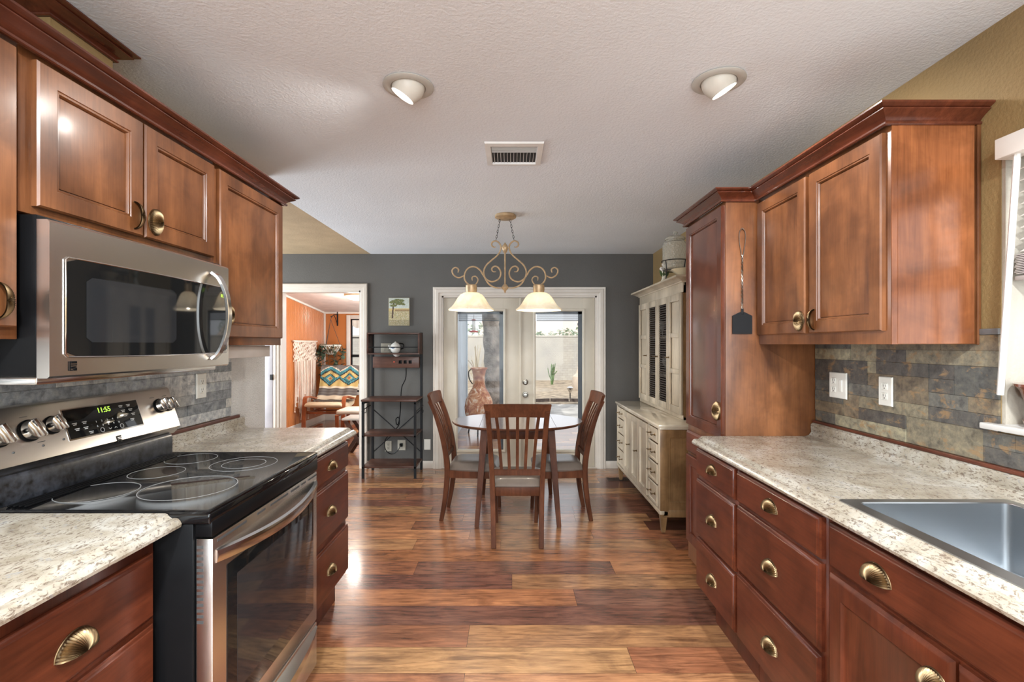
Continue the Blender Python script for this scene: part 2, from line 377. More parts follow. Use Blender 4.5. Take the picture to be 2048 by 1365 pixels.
    def text(s, txt, fr, u, v, size, depth=.0006, align='CENTER'):
        cu = bpy.data.curves.new('t', 'FONT'); cu.body = txt; cu.size = size; cu.extrude = depth; cu.align_x = align; cu.align_y = 'CENTER'
        cu.resolution_u = 2
        o = bpy.data.objects.new('t', cu); COL.objects.link(o); dg = bpy.context.evaluated_depsgraph_get()
        me = o.evaluated_get(dg).to_mesh(); b2 = bmesh.new(); b2.from_mesh(me)
        mp = {x: s.bm.verts.new(fr.p(u+x.co.x*getattr(fr, 'fx', 1), v+x.co.y, x.co.z)) for x in b2.verts}
        for f in b2.faces:
            try: s.bm.faces.new([mp[x] for x in f.verts])
            except ValueError: pass
        b2.free(); bpy.data.objects.remove(o)
    def obj(s, name, mat, parent=None, label=None, loc=None, smooth=True, angle=35):
        bm = s.bm
        if parent is not None:
            org = Vector((0, 0, 0)); q = parent
            while q is not None: org += q.location; q = q.parent
        elif loc is not None: org = Vector(loc)
        else:
            xs = [v.co for v in bm.verts]
            org = Vector(((min(c.x for c in xs)+max(c.x for c in xs))/2, (min(c.y for c in xs)+max(c.y for c in xs))/2, min(c.z for c in xs)))
        bmesh.ops.translate(bm, verts=bm.verts, vec=-org)
        me = bpy.data.meshes.new(name); bm.to_mesh(me); bm.free()
        if smooth:
            for p in me.polygons: p.use_smooth = True
            me.set_sharp_from_angle(angle=math.radians(angle))
        me.materials.append(mat)
        o = bpy.data.objects.new(name, me); COL.objects.link(o)
        if parent is not None: o.parent = parent
        else: o.location = org
        if label: o['label'] = label
        return o
def tag(o, label, cat, group=None, kind=None):
    o['label'] = label; o['category'] = cat
    if group: o['group'] = group
    if kind: o['kind'] = kind
    return o
def struct(o, label, cat='wall'):
    o['kind'] = 'structure'; o['label'] = label; o['category'] = cat; return o
def thing(name, label, cat, loc, group=None, kind=None):
    o = bpy.data.objects.new(name, None); COL.objects.link(o); o.location = loc; o.empty_display_size = .1
    return tag(o, label, cat, group, kind)
def kids(o): return [c for c in bpy.data.objects if c.parent == o]
def dup(root, loc, rz, label, group=None):
    r = root.copy(); COL.objects.link(r); r.location = loc; r.rotation_euler = (0, 0, rz); r['label'] = label
    if group: r['group'] = group
    for ch in kids(root):
        c = ch.copy(); COL.objects.link(c); c.parent = r
        for g in kids(ch):
            d = g.copy(); COL.objects.link(d); d.parent = c
    return r
def interp(a, b, t): return a+(b-a)*t
def smoothpath(pts, n=6):
    """Catmull-Rom through the points"""
    P = [Vector(p) for p in pts]; out = []
    for i in range(len(P)-1):
        p0, p1, p2, p3 = P[max(i-1, 0)], P[i], P[i+1], P[min(i+2, len(P)-1)]
        for k in range(n):
            t = k/n
            out.append(.5*((2*p1)+(p2-p0)*t+(2*p0-5*p1+4*p2-p3)*t*t+(3*p1-p0-3*p2+p3)*t**3))
    out.append(P[-1]); return out
def arc(cx, cy, r, a0, a1, n): return [(cx+r*math.cos(interp(a0, a1, i/n)), cy+r*math.sin(interp(a0, a1, i/n))) for i in range(n+1)]

# ------------------------------------------------------------------ room shell
CZ = 2.42; WL = -1.505; WRN = 1.535; WRB = 1.592; YB = 5.50
b = B()   # plank floor: every plank is a face group of its own colour
cols = [(.34, .155, .072), (.25, .105, .055), (.17, .068, .042), (.36, .185, .088), (.21, .085, .052), (.29, .13, .062), (.38, .20, .095), (.14, .056, .038), (.37, .185, .088), (.20, .08, .055)]
PL = {2.429: [(9, (.16, .068, .045))], 2.607: [(.35, (.33, .135, .06)), (9, (.17, .078, .052))], 2.785: [(-.0, (.15, .062, .042)), (9, (.32, .16, .076))], 2.963: [(-.60, (.25, .10, .05)), (.63, (.17, .075, .048)), (9, (.34, .15, .068))],
      3.141: [(9, (.30, .125, .055))], 2.251: [(-.21, (.27, .11, .055)), (9, (.33, .165, .075))], 2.073: [(.53, (.37, .20, .09)), (9, (.30, .12, .058))], 1.895: [(-.2, (.28, .12, .06)), (9, (.36, .17, .08))]}
y = 2.429-27*.178
while y < 9.0:
    h = .178; key = next((k for k in PL if abs(k-y) < .02), None)
    if key:
        x0 = -1.6
        for x1, c in PL[key]:
            x1 = min(x1, 1.66); f = b.face([(x0+.0008, y+.0008, 0), (x1-.0008, y+.0008, 0), (x1-.0008, y+h-.0008, 0), (x0+.0008, y+h-.0008, 0)]); b.paint([f], (*c, random.random())); x0 = x1
        y += h; continue
    x = -4.3-random.random()*1.1
    while x < 1.66:
        L = random.choice((.9, 1.2, 1.2, .6)); c = random.choice(cols); t = random.uniform(.85, 1.15)
        if y < 9.0:
            x0, x1 = max(x, -4.3), min(x+L, 1.66)
            if x1 > x0:
                g = .0008; f = b.face([(x0+g, y+g, 0), (x1-g, y+g, 0), (x1-g, y+h-g, 0), (x0+g, y+h-g, 0)])
                b.paint([f], (c[0]*t, c[1]*t, c[2]*t, random.random()))
        x += L
    y += h
fs = b.box((-4.3, -2.4, -.12), (1.66, 9.0, -.0012), col=(.07, .03, .02, 0))
struct(b.obj('floor', FLOORM, loc=(0, 0, 0), smooth=False), 'multi-toned brown wood plank floor running across the kitchen and dining area', 'floor')

b = B(); b.box((-1.595, -2.4, CZ), (1.75, 5.62, CZ+.25)); struct(b.obj('ceiling', CEIL), 'pale grey textured ceiling over the kitchen and dining area', 'ceiling')
b = B(); b.box((-4.3, -2.4, CZ+.001), (-1.595, 5.62, CZ+.25)); struct(b.obj('ceiling', TANC), 'tan painted strip of ceiling left of the pale kitchen ceiling', 'ceiling')
# left kitchen wall, white knockdown texture at its free end
b = B(); b.box((WL-.12, -2.4, 0), (WL, 2.60, CZ)); b.box((WL-.12, 2.60, 2.0), (WL, 2.97, CZ)); struct(b.obj('wall_left', TAN), 'tan wall carrying the left cabinets', 'wall')
b = B(); b.box((WL-.12, 2.60, 0), (WL, 2.97, 2.0)); struct(b.obj('wall_left', TEXW), 'white heavily textured wall end beside the left grey slate backsplash', 'wall')
b = B(); b.box((-4.30, -2.4, 0), (-4.18, 5.5, CZ)); struct(b.obj('wall_left', GREYW), 'grey outer wall of the side entry left of the kitchen', 'wall')
# right wall with a window hole (Y .42..1.53, z 1.13..1.99)
b = B()
wy0, wy1, wz0, wz1 = .42, 1.53, 1.13, 1.99
b.box((WRN, -2.4, 0), (WRN+.17, wy0, CZ)); b.box((WRN, wy0, 0), (WRN+.17, wy1, wz0)); b.box((WRN, wy0, wz1), (WRN+.17, wy1, CZ)); b.box((WRN, wy1, 0), (WRN+.17, 3.0, CZ))
b.prism([(WRN, 3.0, 0), (WRB, YB, 0), (WRB+.12, YB, 0), (WRN+.17, 3.0, 0)], (0, 0, CZ))
wr = struct(b.obj('wall_right', TAN), 'tan wall behind the right cabinets, sink window and hutch', 'wall')
b = B()
b.box((WRN+.002, wy1-.012, wz0), (WRN+.168, wy1-.0005, wz1)); b.box((WRN+.002, wy0+.0005, wz0), (WRN+.168, wy0+.012, wz1)); b.box((WRN+.002, wy0, wz1-.012), (WRN+.168, wy1, wz1-.0005))
b.obj('window_reveal', REVEAL, wr, 'cream plaster reveal')
# rear wall behind camera with a large opening
b = B(); b.box((-4.3, -2.52, 0), (-1.45, -2.4, CZ)); b.box((1.45, -2.52, 0), (1.75, -2.4, CZ)); b.box((-1.45, -2.52, 2.2), (1.45, -2.4, CZ)); b.box((-1.45, -2.52, 0), (1.45, -2.4, .35))
struct(b.obj('wall_rear', TAN), 'tan wall behind the viewer with a wide window opening', 'wall')
# back wall with doorway (X -2.62..-1.70) and french door opening (X -.78...947)
dx0, dx1, dz = -2.62, -1.705, 2.005
fx0, fx1, fz = -.79, .955, 1.945
b = B()
for x0, x1, z0, z1 in ((-4.3, dx0, 0, CZ), (dx0, dx1, dz, CZ), (dx1, fx0, 0, CZ), (fx0, fx1, fz, CZ), (fx1, WRB+.12, 0, CZ)):
    b.box((x0, YB, z0), (x1, YB+.12, z1))
struct(b.obj('wall_back', GREYW), 'dark grey wall around the french doors and side doorway', 'wall')

def casing(name, x0, x1, zt, label, w=.095, left=True):
    b = B(); prof = [(0, 0), (0, .012), (.012, .018), (.030, .018), (.036, .026), (.070, .026), (.078, .018), (w-.004, .022), (w, .014), (w, 0)]
    # jamb path up, over, down in the XZ plane; outward away from the opening
    P = [(x1, 0), (x1, zt), (x0, zt), (x0, 0)]; rows = []
    dirs = [(1, 0), (1, 1), (-1, 1), (-1, 0)]
    for (px, pz), (ox, oz) in zip(P, dirs):
        rows.append([Vector((px+ox*o, YB-n, pz+oz*o)) for o, n in prof])
    V, fs = b.grid(rows, close_v=True); fs.append(b.bm.faces.new(V[0])); fs.append(b.bm.faces.new(V[-1])); bmesh.ops.recalc_face_normals(b.bm, faces=fs)
    b.box((x0-.001, YB-.005, 0), (x0+.018, YB+.12, zt)); b.box((x1-.018, YB-.005, 0), (x1+.001, YB+.12, zt)); b.box((x0, YB-.005, zt-.018), (x1, YB+.12, zt+.001))
    return struct(b.obj(name, TRIMW), label, 'door casing')
tr = casing('trim_1', fx0, fx1, fz, 'off-white stepped casing around the french doors', .10)
tr = casing('trim_2', dx0, dx1, dz, 'off-white casing around the doorway to the orange room', .062)
b = B(); b.box((dx0-.062-.030, YB-.04, 1.0), (dx0-.062-.002, YB-.026, 1.06)); b.obj('strike_plate', BLACKM, tr, 'black latch plate')
b = B(); b.box((dx0-.16, YB-.03, 0), (dx0-.064, YB, 2.05), .004); struct(b.obj('trim_3', plain('shaded_jamb_paint', (.42, .40, .42), .5)), 'door frame board left of the doorway, grey with painted shade', 'trim')  # shade on the door frame is put into this grey

b = B()
for x0, x1 in ((dx1+.062, fx0-.10), (fx1+.10, WRB)):
    b.box((x0, YB-.014, 0), (x1, YB, .085), .003)
struct(b.obj('baseboard_back', TRIMW), 'off-white baseboard along the grey back wall', 'baseboard')

# french doors: two slabs with glass, raised blinds between the panes
def french(name, x0, x1, gx0, gx1, label, lever):
    g0, g1 = .205, 1.772
    D0, D1 = YB+.015, YB+.06
    d = thing(name, label, 'door', ((x0+x1)/2, YB+.03, 0), kind='structure')
    b = B(); b.box((x0, D0, .015), (gx0, D1, fz-.022), .002); b.box((gx1, D0, .015), (x1, D1, fz-.022), .002)
    b.box((gx0, D0, .015), (gx1, D1, g0), 0); b.box((gx0, D0, g1), (gx1, D1, fz-.022), 0); b.obj('slab', DOORM, d)
    b = B(); fr = face_back(D0); W = .030
    rows = []
    for o, n in ((-W, 0), (-W, .008), (-W+.006, .014), (-.010, .014), (-.002, .008), (0, -.004)):
        rows.append([fr.p(gx0+o, g0+o, n), fr.p(gx1-o, g0+o, n), fr.p(gx1-o, g1-o, n), fr.p(gx0+o, g1-o, n)])
    b.grid(rows, close_v=True); b.obj('glazing_frame', DOORM, d)
    b = B(); b.box((gx0, D0+.012, g0), (gx1, D0+.015, g1)); b.obj('glass_pane', GLASS, d)
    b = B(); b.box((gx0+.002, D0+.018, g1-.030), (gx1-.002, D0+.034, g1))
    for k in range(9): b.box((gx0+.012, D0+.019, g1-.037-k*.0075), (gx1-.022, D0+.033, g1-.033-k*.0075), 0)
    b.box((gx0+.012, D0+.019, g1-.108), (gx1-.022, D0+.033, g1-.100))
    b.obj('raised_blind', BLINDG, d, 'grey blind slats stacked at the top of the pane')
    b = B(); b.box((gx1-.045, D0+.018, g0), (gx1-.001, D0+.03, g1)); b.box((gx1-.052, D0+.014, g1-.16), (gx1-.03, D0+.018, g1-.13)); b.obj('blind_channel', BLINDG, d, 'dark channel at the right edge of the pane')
    if lever:
        hx = x0+.048
        b = B(); b.lathe([(.001, .022), (.016, .022), (.018, .014), (.032, .010), (.034, 0)], (hx, D0, 1.4-76/177.3), 24, (0, -1, 0)); b.box((hx-.016, D0-.030, .967), (hx+.016, D0-.02, .977), .003); b.obj('deadbolt', CHROME, d)
        b = B(); b.lathe([(.001, .012), (.030, .010), (.034, 0)], (hx, D0, .83), 24, (0, -1, 0)); b.lathe([(.013, 0), (.011, .035), (.026, .045), (.028, .06), (.020, .072), (.001, .074)], (hx, D0, .83), 24, (0, -1, 0)); b.obj('door_knob', CHROME, d)
    return d
french('door_1', fx0+.02, .098, -.617, -.098, 'cream left french door with a full glass pane and no knob', False)
d = french('door_2', .103, fx1-.02, .268, .795, 'cream right french door with round knob and deadbolt', True)
b = B(); b.box((.082, YB+.002, .015), (.108, YB+.016, fz-.02), .003); b.obj('astragal', DOORM, d)
b = B(); b.box((fx0, YB-.02, 0), (fx1, YB+.13, .014), .004); struct(b.obj('trim_4', TRIMW), 'pale threshold under the french doors', 'threshold')

# ------------------------------------------------------------------ sunroom beyond the doorway
SLX, SBY = -3.46, 8.98
def sz(y): return 2.36-(y-5.5)*.106
b = B(); n = 34; pitch = .0508; rows = []
y0 = 5.62; ylist = []
yy = y0
while yy < SBY:
    ylist += [(yy, 0), (yy+.040, 0), (yy+.043, -.004), (yy+.0478, -.004)]; yy += pitch
ylist.append((SBY, 0))
b.grid([[(SLX+o, y_, 0) for y_, o in ylist], [(SLX+o, y_, sz(y_)) for y_, o in ylist]])
b.box((SLX-.1, 5.62, 0), (SLX-.006, SBY+.1, 2.5)); struct(b.obj('wall_far_left', ORANGE, smooth=False), 'orange beadboard wall of the room beyond the doorway', 'wall')
# window hole X -2.955..-2.2, z .54..1.85
b = B(); hx0, hx1, hz0, hz1 = -2.975, -2.15, .52, 1.865
b.box((SLX-.1, SBY, 0), (hx0, SBY+.1, 2.3)); b.box((hx1, SBY, 0), (-.85, SBY+.1, 2.3)); b.box((hx0, SBY, 0), (hx1, SBY+.1, hz0)); b.box((hx0, SBY, hz1), (hx1, SBY+.1, 2.3))
struct(b.obj('wall_far_back', ORANGE), 'plain orange end wall of the far room with the window', 'wall')
b = B(); b.prism([(SLX-.1, 5.62, sz(5.62)), (SLX-.1, SBY+.1, sz(SBY+.1)), (SLX-.1, SBY+.1, 2.6), (SLX-.1, 5.62, 2.6)], (2.71, 0, 0)); struct(b.obj('ceiling', PALEC), 'pinkish white sloping ceiling of the far room', 'ceiling')
b = B(); b.box((SLX, 5.64, 0), (SLX+.014, SBY, .115), .003); b.box((SLX, SBY-.014, 0), (-1.2, SBY, .115), .003); struct(b.obj('baseboard_far', TRIMW), 'off-white baseboard around the far orange room', 'baseboard')
b = B(); b.prism([(SLX, 5.64, sz(5.64)), (SLX+.02, 5.64, sz(5.64)), (SLX+.02, 5.64, sz(5.64)-.03), (SLX, 5.64, sz(5.64)-.03)], (0, SBY-5.64, sz(SBY)-sz(5.64)))
b.box((SLX, SBY-.02, sz(SBY)-.03), (-1.2, SBY, sz(SBY)+.01)); b.box((SLX, SBY-.03, .11), (SLX+.03, SBY, sz(SBY)), .004)
struct(b.obj('trim_5', TRIMW), 'white corner strip and ceiling edge in the far orange room', 'trim')
wd = thing('window_2', 'black framed divided window in the far orange room', 'window', ((hx0+hx1)/2, SBY, hz0), kind='structure')
b = B(); fr = face_back(SBY)
for u0, u1, v0, v1 in ((hx0-.07, hx0, hz0-.0, hz1+.07), (hx1, hx1+.07, hz0, hz1+.07), (hx0, hx1, hz1, hz1+.07)): b.box((u0, v0, 0), (u1, v1, .02), .003, fr)
b.box((hx0-.09, hz0-.05, 0), (hx1+.09, hz0, .05), .004, fr); b.obj('casing', TRIMW, wd)
b = B()
for u0, u1, v0, v1 in ((hx0, hx0+.025, hz0, hz1), (hx1-.025, hx1, hz0, hz1), (hx0, hx1, hz0, hz0+.03), (hx0, hx1, hz1-.03, hz1), (hx0, hx1, 1.16, 1.21), (hx0, hx1, 1.51, 1.525), (hx0, hx1, .83, .845), (-2.57, -2.555, hz0, hz1)):
    b.box((u0, v0, -.05), (u1, v1, -.02), 0, fr)
b.obj('sash', BLACKM, wd)
b = B(); b.box((hx0, hz0, -.045), (hx1, hz1, -.042), 0, fr); b.obj('glass_pane', GLASS, wd)
b = B(); rows = []
for i in range(40):
    u = interp(hx0+.03, hx1-.03, i/39); rows.append([fr.p(u, hz1-.02, -.012+.006*math.sin(i*1.3)), fr.p(u, hz1-.12-.05*abs(math.sin(i*.32)), -.012+.008*math.sin(i*1.3))])
b.grid(rows); tag(b.obj('window_valance', WICKW), 'short white scalloped valance at the top of the far window', 'curtain')
light('sunroom_ceiling_bulb', 'POINT', (-2.34, 7.30, 1.95), 26, (1, .93, .86), .12)
light('sunroom_side_area', 'AREA', (-1.25, 7.2, 1.3), 45, (.97, .98, 1), 1.4, (-3.4, 7.6, 1.1), size_y=1.2)  # area lamp standing inside, by the windowless right wall
t = thing('ceiling_light', 'round frosted ceiling light glowing in the far orange room', 'ceiling light', (-2.34, 7.32, sz(7.32)-.09))
b = B(); b.lathe([(.001, 0), (.08, .006), (.13, .03), (.15, .062)], (-2.34, 7.32, sz(7.32)-.105)); b.obj('glass_bowl', emis('sunroom_lamp_glass', (1, .93, .82), 2.2), t)
b = B(); b.lathe([(.17, 0), (.18, .012), (.16, .055), (.16, .07)], (-2.34, 7.32, sz(7.32)-.045)); b.obj('base_ring', GOLDM, t)
# macrame
t = thing('macrame_hanging', 'cream macrame wall hanging with long fringe on the orange beadboard', 'wall hanging', (SLX+.03, 8.12, 1.45))
b = B(); b.tube([(SLX+.03, 7.64, 1.452), (SLX+.03, 8.58, 1.452)], .012); b.obj('rod', CORD, t)
b = B(); nn = 15
for i in range(nn):
    for s_ in (-1, 1):
        pts = []
        for k in range(13):
            yy = 7.70+i*.058+s_*.029*math.sin(k*.9+i*.9); pts.append((SLX+.028+.008*math.cos(k*1.8+s_), yy, 1.45-k*.027))
        b.tube(pts, .009, 5)
b.box((SLX+.016, 7.68, 1.435), (SLX+.045, 8.55, 1.462), .006); b.obj('knotted_band', CORD, t)
b = B()
for i in range(30):
    yy = 7.70+i*.0285; L = .55+.40*abs(((i+2) % 10)/5-1)+random.uniform(-.04, .05); x_ = SLX+.022+random.uniform(0, .012)
    b.tube([(x_, yy, 1.13), (x_+.004, yy+random.uniform(-.01, .01), 1.13-L*.5), (x_, yy+random.uniform(-.012, .012), 1.13-L)], .0065, 5); b.sphere((x_, yy, 1.13-L), .014, 6)
fo = b.obj('fringe_cords', CORD, t); fo['kind'] = 'stuff'
# hanging planter
t = thing('hanging_basket', 'woven hanging planter basket of trailing leaves by the far window', 'planter', (-3.22, 8.66, 1.18))
hz_, cx_, cy_ = 1.22, -3.22, 8.66
b = B(); b.lathe([(.001, 0), (.05, .005), (.10, .045), (.135, .10), (.155, .15), (.165, .16), (.15, .165), (.12, .12)], (cx_, cy_, hz_)); b.obj('bowl', plain('basket_brown', (.33, .20, .10), .8), t)
b = B()
for i in range(14):
    for s_ in (-1, 1):
        pts = []
        for k in range(7):
            a = i*2*PI/14+s_*k*.11; r_ = [.02, .06, .105, .128, .142, .156, .166][k]+.004; z_ = hz_+[0, .01, .045, .08, .11, .14, .158][k]; pts.append((cx_+r_*math.cos(a), cy_+r_*math.sin(a), z_))
        b.tube(pts, .006, 5)
b.tube([(cx_+.168*math.cos(a*PI/12), cy_+.168*math.sin(a*PI/12), hz_+.16) for a in range(24)], .012, 6, closed=True); b.obj('rope_net', WICKW, t)
b = B()
for i in range(3):
    a = i*2*PI/3+.4; b.tube([(cx_+.16*math.cos(a), cy_+.16*math.sin(a), hz_+.16), (cx_, cy_, hz_+.62)], .004, 5)
b.tube([(cx_, cy_, hz_+.62), (cx_+.01, cy_+.03, 1.90)], .004, 5); b.obj('hanging_cords', INKD, t)
b = B()
for i in range(16):
    a = i*2*PI/16+random.uniform(-.2, .2); L = random.uniform(.15, .55) if i % 3 else .06; x_, y_ = cx_+.17*math.cos(a), cy_+.17*math.sin(a)
    pts = [(cx_+.1*math.cos(a), cy_+.1*math.sin(a), hz_+.17), (x_, y_, hz_+.18), (x_+.03*math.cos(a), y_+.03*math.sin(a), hz_+.12), (x_+.04*math.cos(a), min(y_+.02, 8.9), hz_+.12-L)]
    b.tube(smoothpath(pts, 4), .0035, 4)
    for k in range(int(L*26)+4):
        p = Vector(interp(Vector(pts[2]), Vector(pts[3]), random.random())); d = Vector((random.uniform(-1, 1), random.uniform(-1, .1), random.uniform(-.6, .4))).normalized(); e = d.cross(Vector((0, 0, 1))).normalized(); l = random.uniform(.06, .10)
        b.face([p, p+d*l*.35+e*l*.4, p+d*l*.9+e*l*.28, p+d*l*1.1, p+d*l*.9-e*l*.28, p+d*l*.35-e*l*.4])
fo = b.obj('trailing_foliage', LEAFD, t); fo['kind'] = 'stuff'
b = B(); b.bar((-3.21, 8.97, 1.74), (-3.21, 8.97, 2.0), .02, .02, (0, 1, 0)); b.tube([(-3.21, 8.96, 1.95), (-3.22, 8.8, 1.93), (-3.22, 8.69, 1.88), (-3.22, 8.67, 1.90)], .007); b.tube([(-3.21, 8.96, 1.78), (-3.215, 8.82, 1.92)], .006)
tag(b.obj('plant_bracket', BLACKM), 'black wall bracket holding the hanging planter', 'bracket')
# bentwood lounge chair
LC = (-2.98, 8.10, 0)
t = thing('lounge_chair', 'bentwood lounge chair with cream cushion in the orange room', 'armchair', LC)
for s_ in (-1, 1):
    x_ = s_*.31; b = B()
    b.strip(smoothpath([(x_, -.30, .02), (x_, .05, .015), (x_, .34, .02), (x_, .40, .06), (x_, .39, .30), (x_, .36, .50), (x_, .30, .555), (x_, .10, .53), (x_, -.18, .47)], 5), .06, .026, (1, 0, 0))
    for v in b.bm.verts: v.co = Vector((v.co.x+LC[0], LC[1]-v.co.y, v.co.z))
    b.obj('arm_frame', W_BENT, t)
b = B()
for s_ in (-1, 1): b.strip(smoothpath([(s_*.27, .34, .32), (s_*.27, .0, .30), (s_*.27, -.22, .36), (s_*.27, -.36, .72), (s_*.27, -.44, .98)], 5), .03, .03, (1, 0, 0))
b.bar((-.3, .30, .30), (.3, .30, .30), .03, .03); b.bar((-.3, -.15, .28), (.3, -.15, .28), .03, .03)
for v in b.bm.verts: v.co = Vector((v.co.x+LC[0], LC[1]-v.co.y, v.co.z))
b.obj('seat_frame', W_BENT, t)
b = B(); path = smoothpath([(.42, .42), (.36, .44), (.1, .40), (-.14, .40), (-.22, .46), (-.32, .72), (-.40, .98)], 6)
def cush(path, w, th, cx=0, lumps=0):
    rows = []
    for i, p in enumerate(path):
        p = Vector((0, p[0], p[1])) if len(p) == 2 else p; t_ = i/(len(path)-1); e = min(1, 8*min(t_, 1-t_)+.3)
        rows.append([Vector((cx+w/2*c, p.y, p.z+th*s__*e)) for c, s__ in ((-1, -.3), (-1, .3), (-.92, .5), (0, .55), (.92, .5), (1, .3), (1, -.3), (.92, -.5), (-.92, -.5))])
    return rows
path3 = [Vector((0, p.x, p.y)) for p in smoothpath([(.42, .42, 0), (.36, .44, 0), (.1, .40, 0), (-.14, .40, 0), (-.22, .46, 0), (-.32, .72, 0), (-.40, .98, 0)], 5)]
rows = []
for i, p in enumerate(path3):
    tt = (path3[min(i+1, len(path3)-1)]-path3[max(i-1, 0)]).normalized(); nrm = Vector((0, -tt.z, tt.y)); nrm = -nrm if nrm.z < -.5 else nrm
    if i == 0: n0 = nrm
    nrm = nrm if nrm.dot(n0) > -.2 or i == 0 else -nrm; n0 = nrm
    e = .045*min(1, .4+3*min(i, len(path3)-1-i)/len(path3))
    rows.append([Vector((LC[0]+.29*c, 0, 0))+Vector((0, LC[1]-p.y, p.z))+Vector((0, -nrm.y, nrm.z))*e*s_ for c, s_ in ((-1, -.5), (-1, .5), (-.9, 1), (.9, 1), (1, .5), (1, -.5), (.9, -1), (-.9, -1))])
V, fs = b.grid(rows, close_v=True); fs += [b.bm.faces.new(V[0]), b.bm.faces.new(V[-1])]; bmesh.ops.recalc_face_normals(b.bm, faces=fs)
b.obj('cushion', CREAM, t)
# woven blanket over the backrest
def zig(u, v):
    """u across 0..1, v down 0..1"""
    T, K, Y_, W_, G_ = (.045, .20, .235), (.02, .02, .022), (.50, .36, .13), (.60, .52, .40), (.13, .115, .105)
    if v > .80: return (.56, .47, .34)
    if v > .60: return G_ if int(v*44) % 3 else (.08, .07, .065)
    if v > .56: return W_
    tri = abs(((u*2) % 1)*2-1)         # 0 at peaks mid, 1 at edges
    a = v-.06-.17*(1-abs(tri)) if False else v-(.06+.15*tri)
    if a < 0: return W_ if a > -.03 else G_
    if a < .075: return T
    if a < .11: return K
    if v < .30 and tri < .9 and a < .16: return Y_
    dd = abs(v-.36)/.14+abs(tri-.0)/.75
    if dd < .22: return (.35, .08, .05)
    if dd < .45: return Y_
    if dd < .75: return T
    if dd < .9: return K
    bt = v-(.30+.17*(1-tri))
    if 0 < bt < .05: return T
    if .05 <= bt < .08: return K
    return Y_
b = B(); NU, NV = 72, 66; rows = []
prof = smoothpath([(8.595, .70), (8.60, .95), (8.56, 1.02), (8.49, 1.035), (8.43, .99), (8.385, .82), (8.335, .66), (8.26, .53), (8.14, .478)], 8)
L = [0]
for i in range(1, len(prof)): L.append(L[-1]+(prof[i]-prof[i-1]).length)
def at(t_):
    s_ = t_*L[-1]
    for i in range(1, len(L)):
        if L[i] >= s_: return prof[i-1]+(prof[i]-prof[i-1])*((s_-L[i-1])/(L[i]-L[i-1]))
    return prof[-1]
for j in range(NV+1):
    p = at(j/NV); rows.append([Vector((LC[0]-.315+.66*i/NU, p.x-.010-.006*math.sin(i*.4+j*.1), p.y+.006*math.sin(i*.25))) for i in range(NU+1)])
V, fs = b.grid(rows)
for k, f in enumerate(fs):
    j, i = divmod(k, NU); v = (j/NV-.36)/.64; b.paint([f], zig(i/NU, v) if v > 0 else zig(i/NU, -v))
tl = tag(b.obj('woven_blanket', PAINTED, loc=LC), 'teal, black and gold zigzag woven blanket over the lounge chair back', 'blanket')
b = B()
for i in range(34):
    x_ = LC[0]-.31+i*.0195; b.tube([(x_, 8.155, .474), (x_+random.uniform(-.006, .006), 8.08, .462), (x_+random.uniform(-.01, .01), 8.02, .462)], .0045, 4)
b.obj('fringe', plain('dark_fringe', (.10, .08, .065), .9), tl)
# footstool
FC = (-2.28, 7.35, 0)
t = thing('footstool', 'bentwood footstool with pale cushion beside the lounge chair', 'footstool', FC)
for s_ in (-1, 1):
    b = B(); b.strip([Vector((FC[0]+s_*.27, FC[1]+q.x, q.y)) for q in smoothpath([(-.22, .012), (.16, .014), (.24, .06), (.24, .30), (.18, .37), (-.05, .355), (-.24, .36), (-.25, .33), (-.22, .012)], 5)], .05, .024, (1, 0, 0)); b.obj('leg_frame', W_BENT, t)
b = B(); b.box((FC[0]-.29, FC[1]-.25, .375), (FC[0]+.29, FC[1]+.25, .435), .025, seg=3); b.obj('cushion', plain('pale_seat_canvas', (.72, .64, .52), .8), t)
SCx = (-1.96, 6.15, 0)
t = thing('folding_stool', 'small dark wooden stool with crossed legs just inside the doorway', 'stool', SCx)
b = B(); b.box((-2.10, 6.0, .46), (-1.74, 6.32, .485), .006); b.obj('seat', plain('pale_stool_top', (.60, .55, .48), .6), t)
for y_ in (6.03, 6.29):
    for s_ in (-1, 1):
        b = B(); b.bar((-1.92-s_*.16, y_+s_*.012, 0), (-1.92+s_*.14, y_+s_*.012, .46), .022, .045, (1, 0, 0)); b.obj('leg', W_RACK, t)

# ------------------------------------------------------------------ cabinet parts
def pull(parent, fr, u, v, w=.085, h=.038, d=.026, rot=0, name='cup_pull'):
    """ribbed half-dome cup pull; rot turns it in the face plane"""
    b = B(); cr, sr = math.cos(rot), math.sin(rot)
    def q(a, c, n): return fr.p(u+a*cr-c*sr, v+a*sr+c*cr, n)
    n1, n2 = 44, 10
    for sh, ins in ((0, 0), (1, .0022)):
        rows = []
        for i in range(n1+1):
            th = PI*i/n1; rb = 1+.035*math.cos(i*PI) if sh == 0 else 1
            row = []
            for j in range(n2+1):
                ph = PI/2*j/n2; k = rb if 0 < j < n2 else 1
                row.append(q((w/2-ins)*math.cos(th)*math.cos(ph)**.8*k, (h-ins)*math.sin(th)*math.cos(ph)**.8*k-h*.38, (d-ins)*math.sin(ph)*k+.001))
            rows.append(row)
        V, fs = b.grid(rows)
    b.tube([q((w/2)*math.cos(PI*i/20), h*math.sin(PI*i/20)-h*.38, .001) for i in range(21)], .0022, 6)
    return b.obj(name, BRASS, parent, 'ribbed antique brass cup pull', angle=60)
PAN = [(0, 0), (0, .014), (.004, .019), (.050, .019), (.0515, .016), (.054, .0165), (.057, .0165), (.060, .011), (.0605, .005), (.0625, .005), (.063, .009), (.066, .0095)]
SLAB = [(0, 0), (0, .010), (.004, .014), (.007, .015), (.011, .019)]
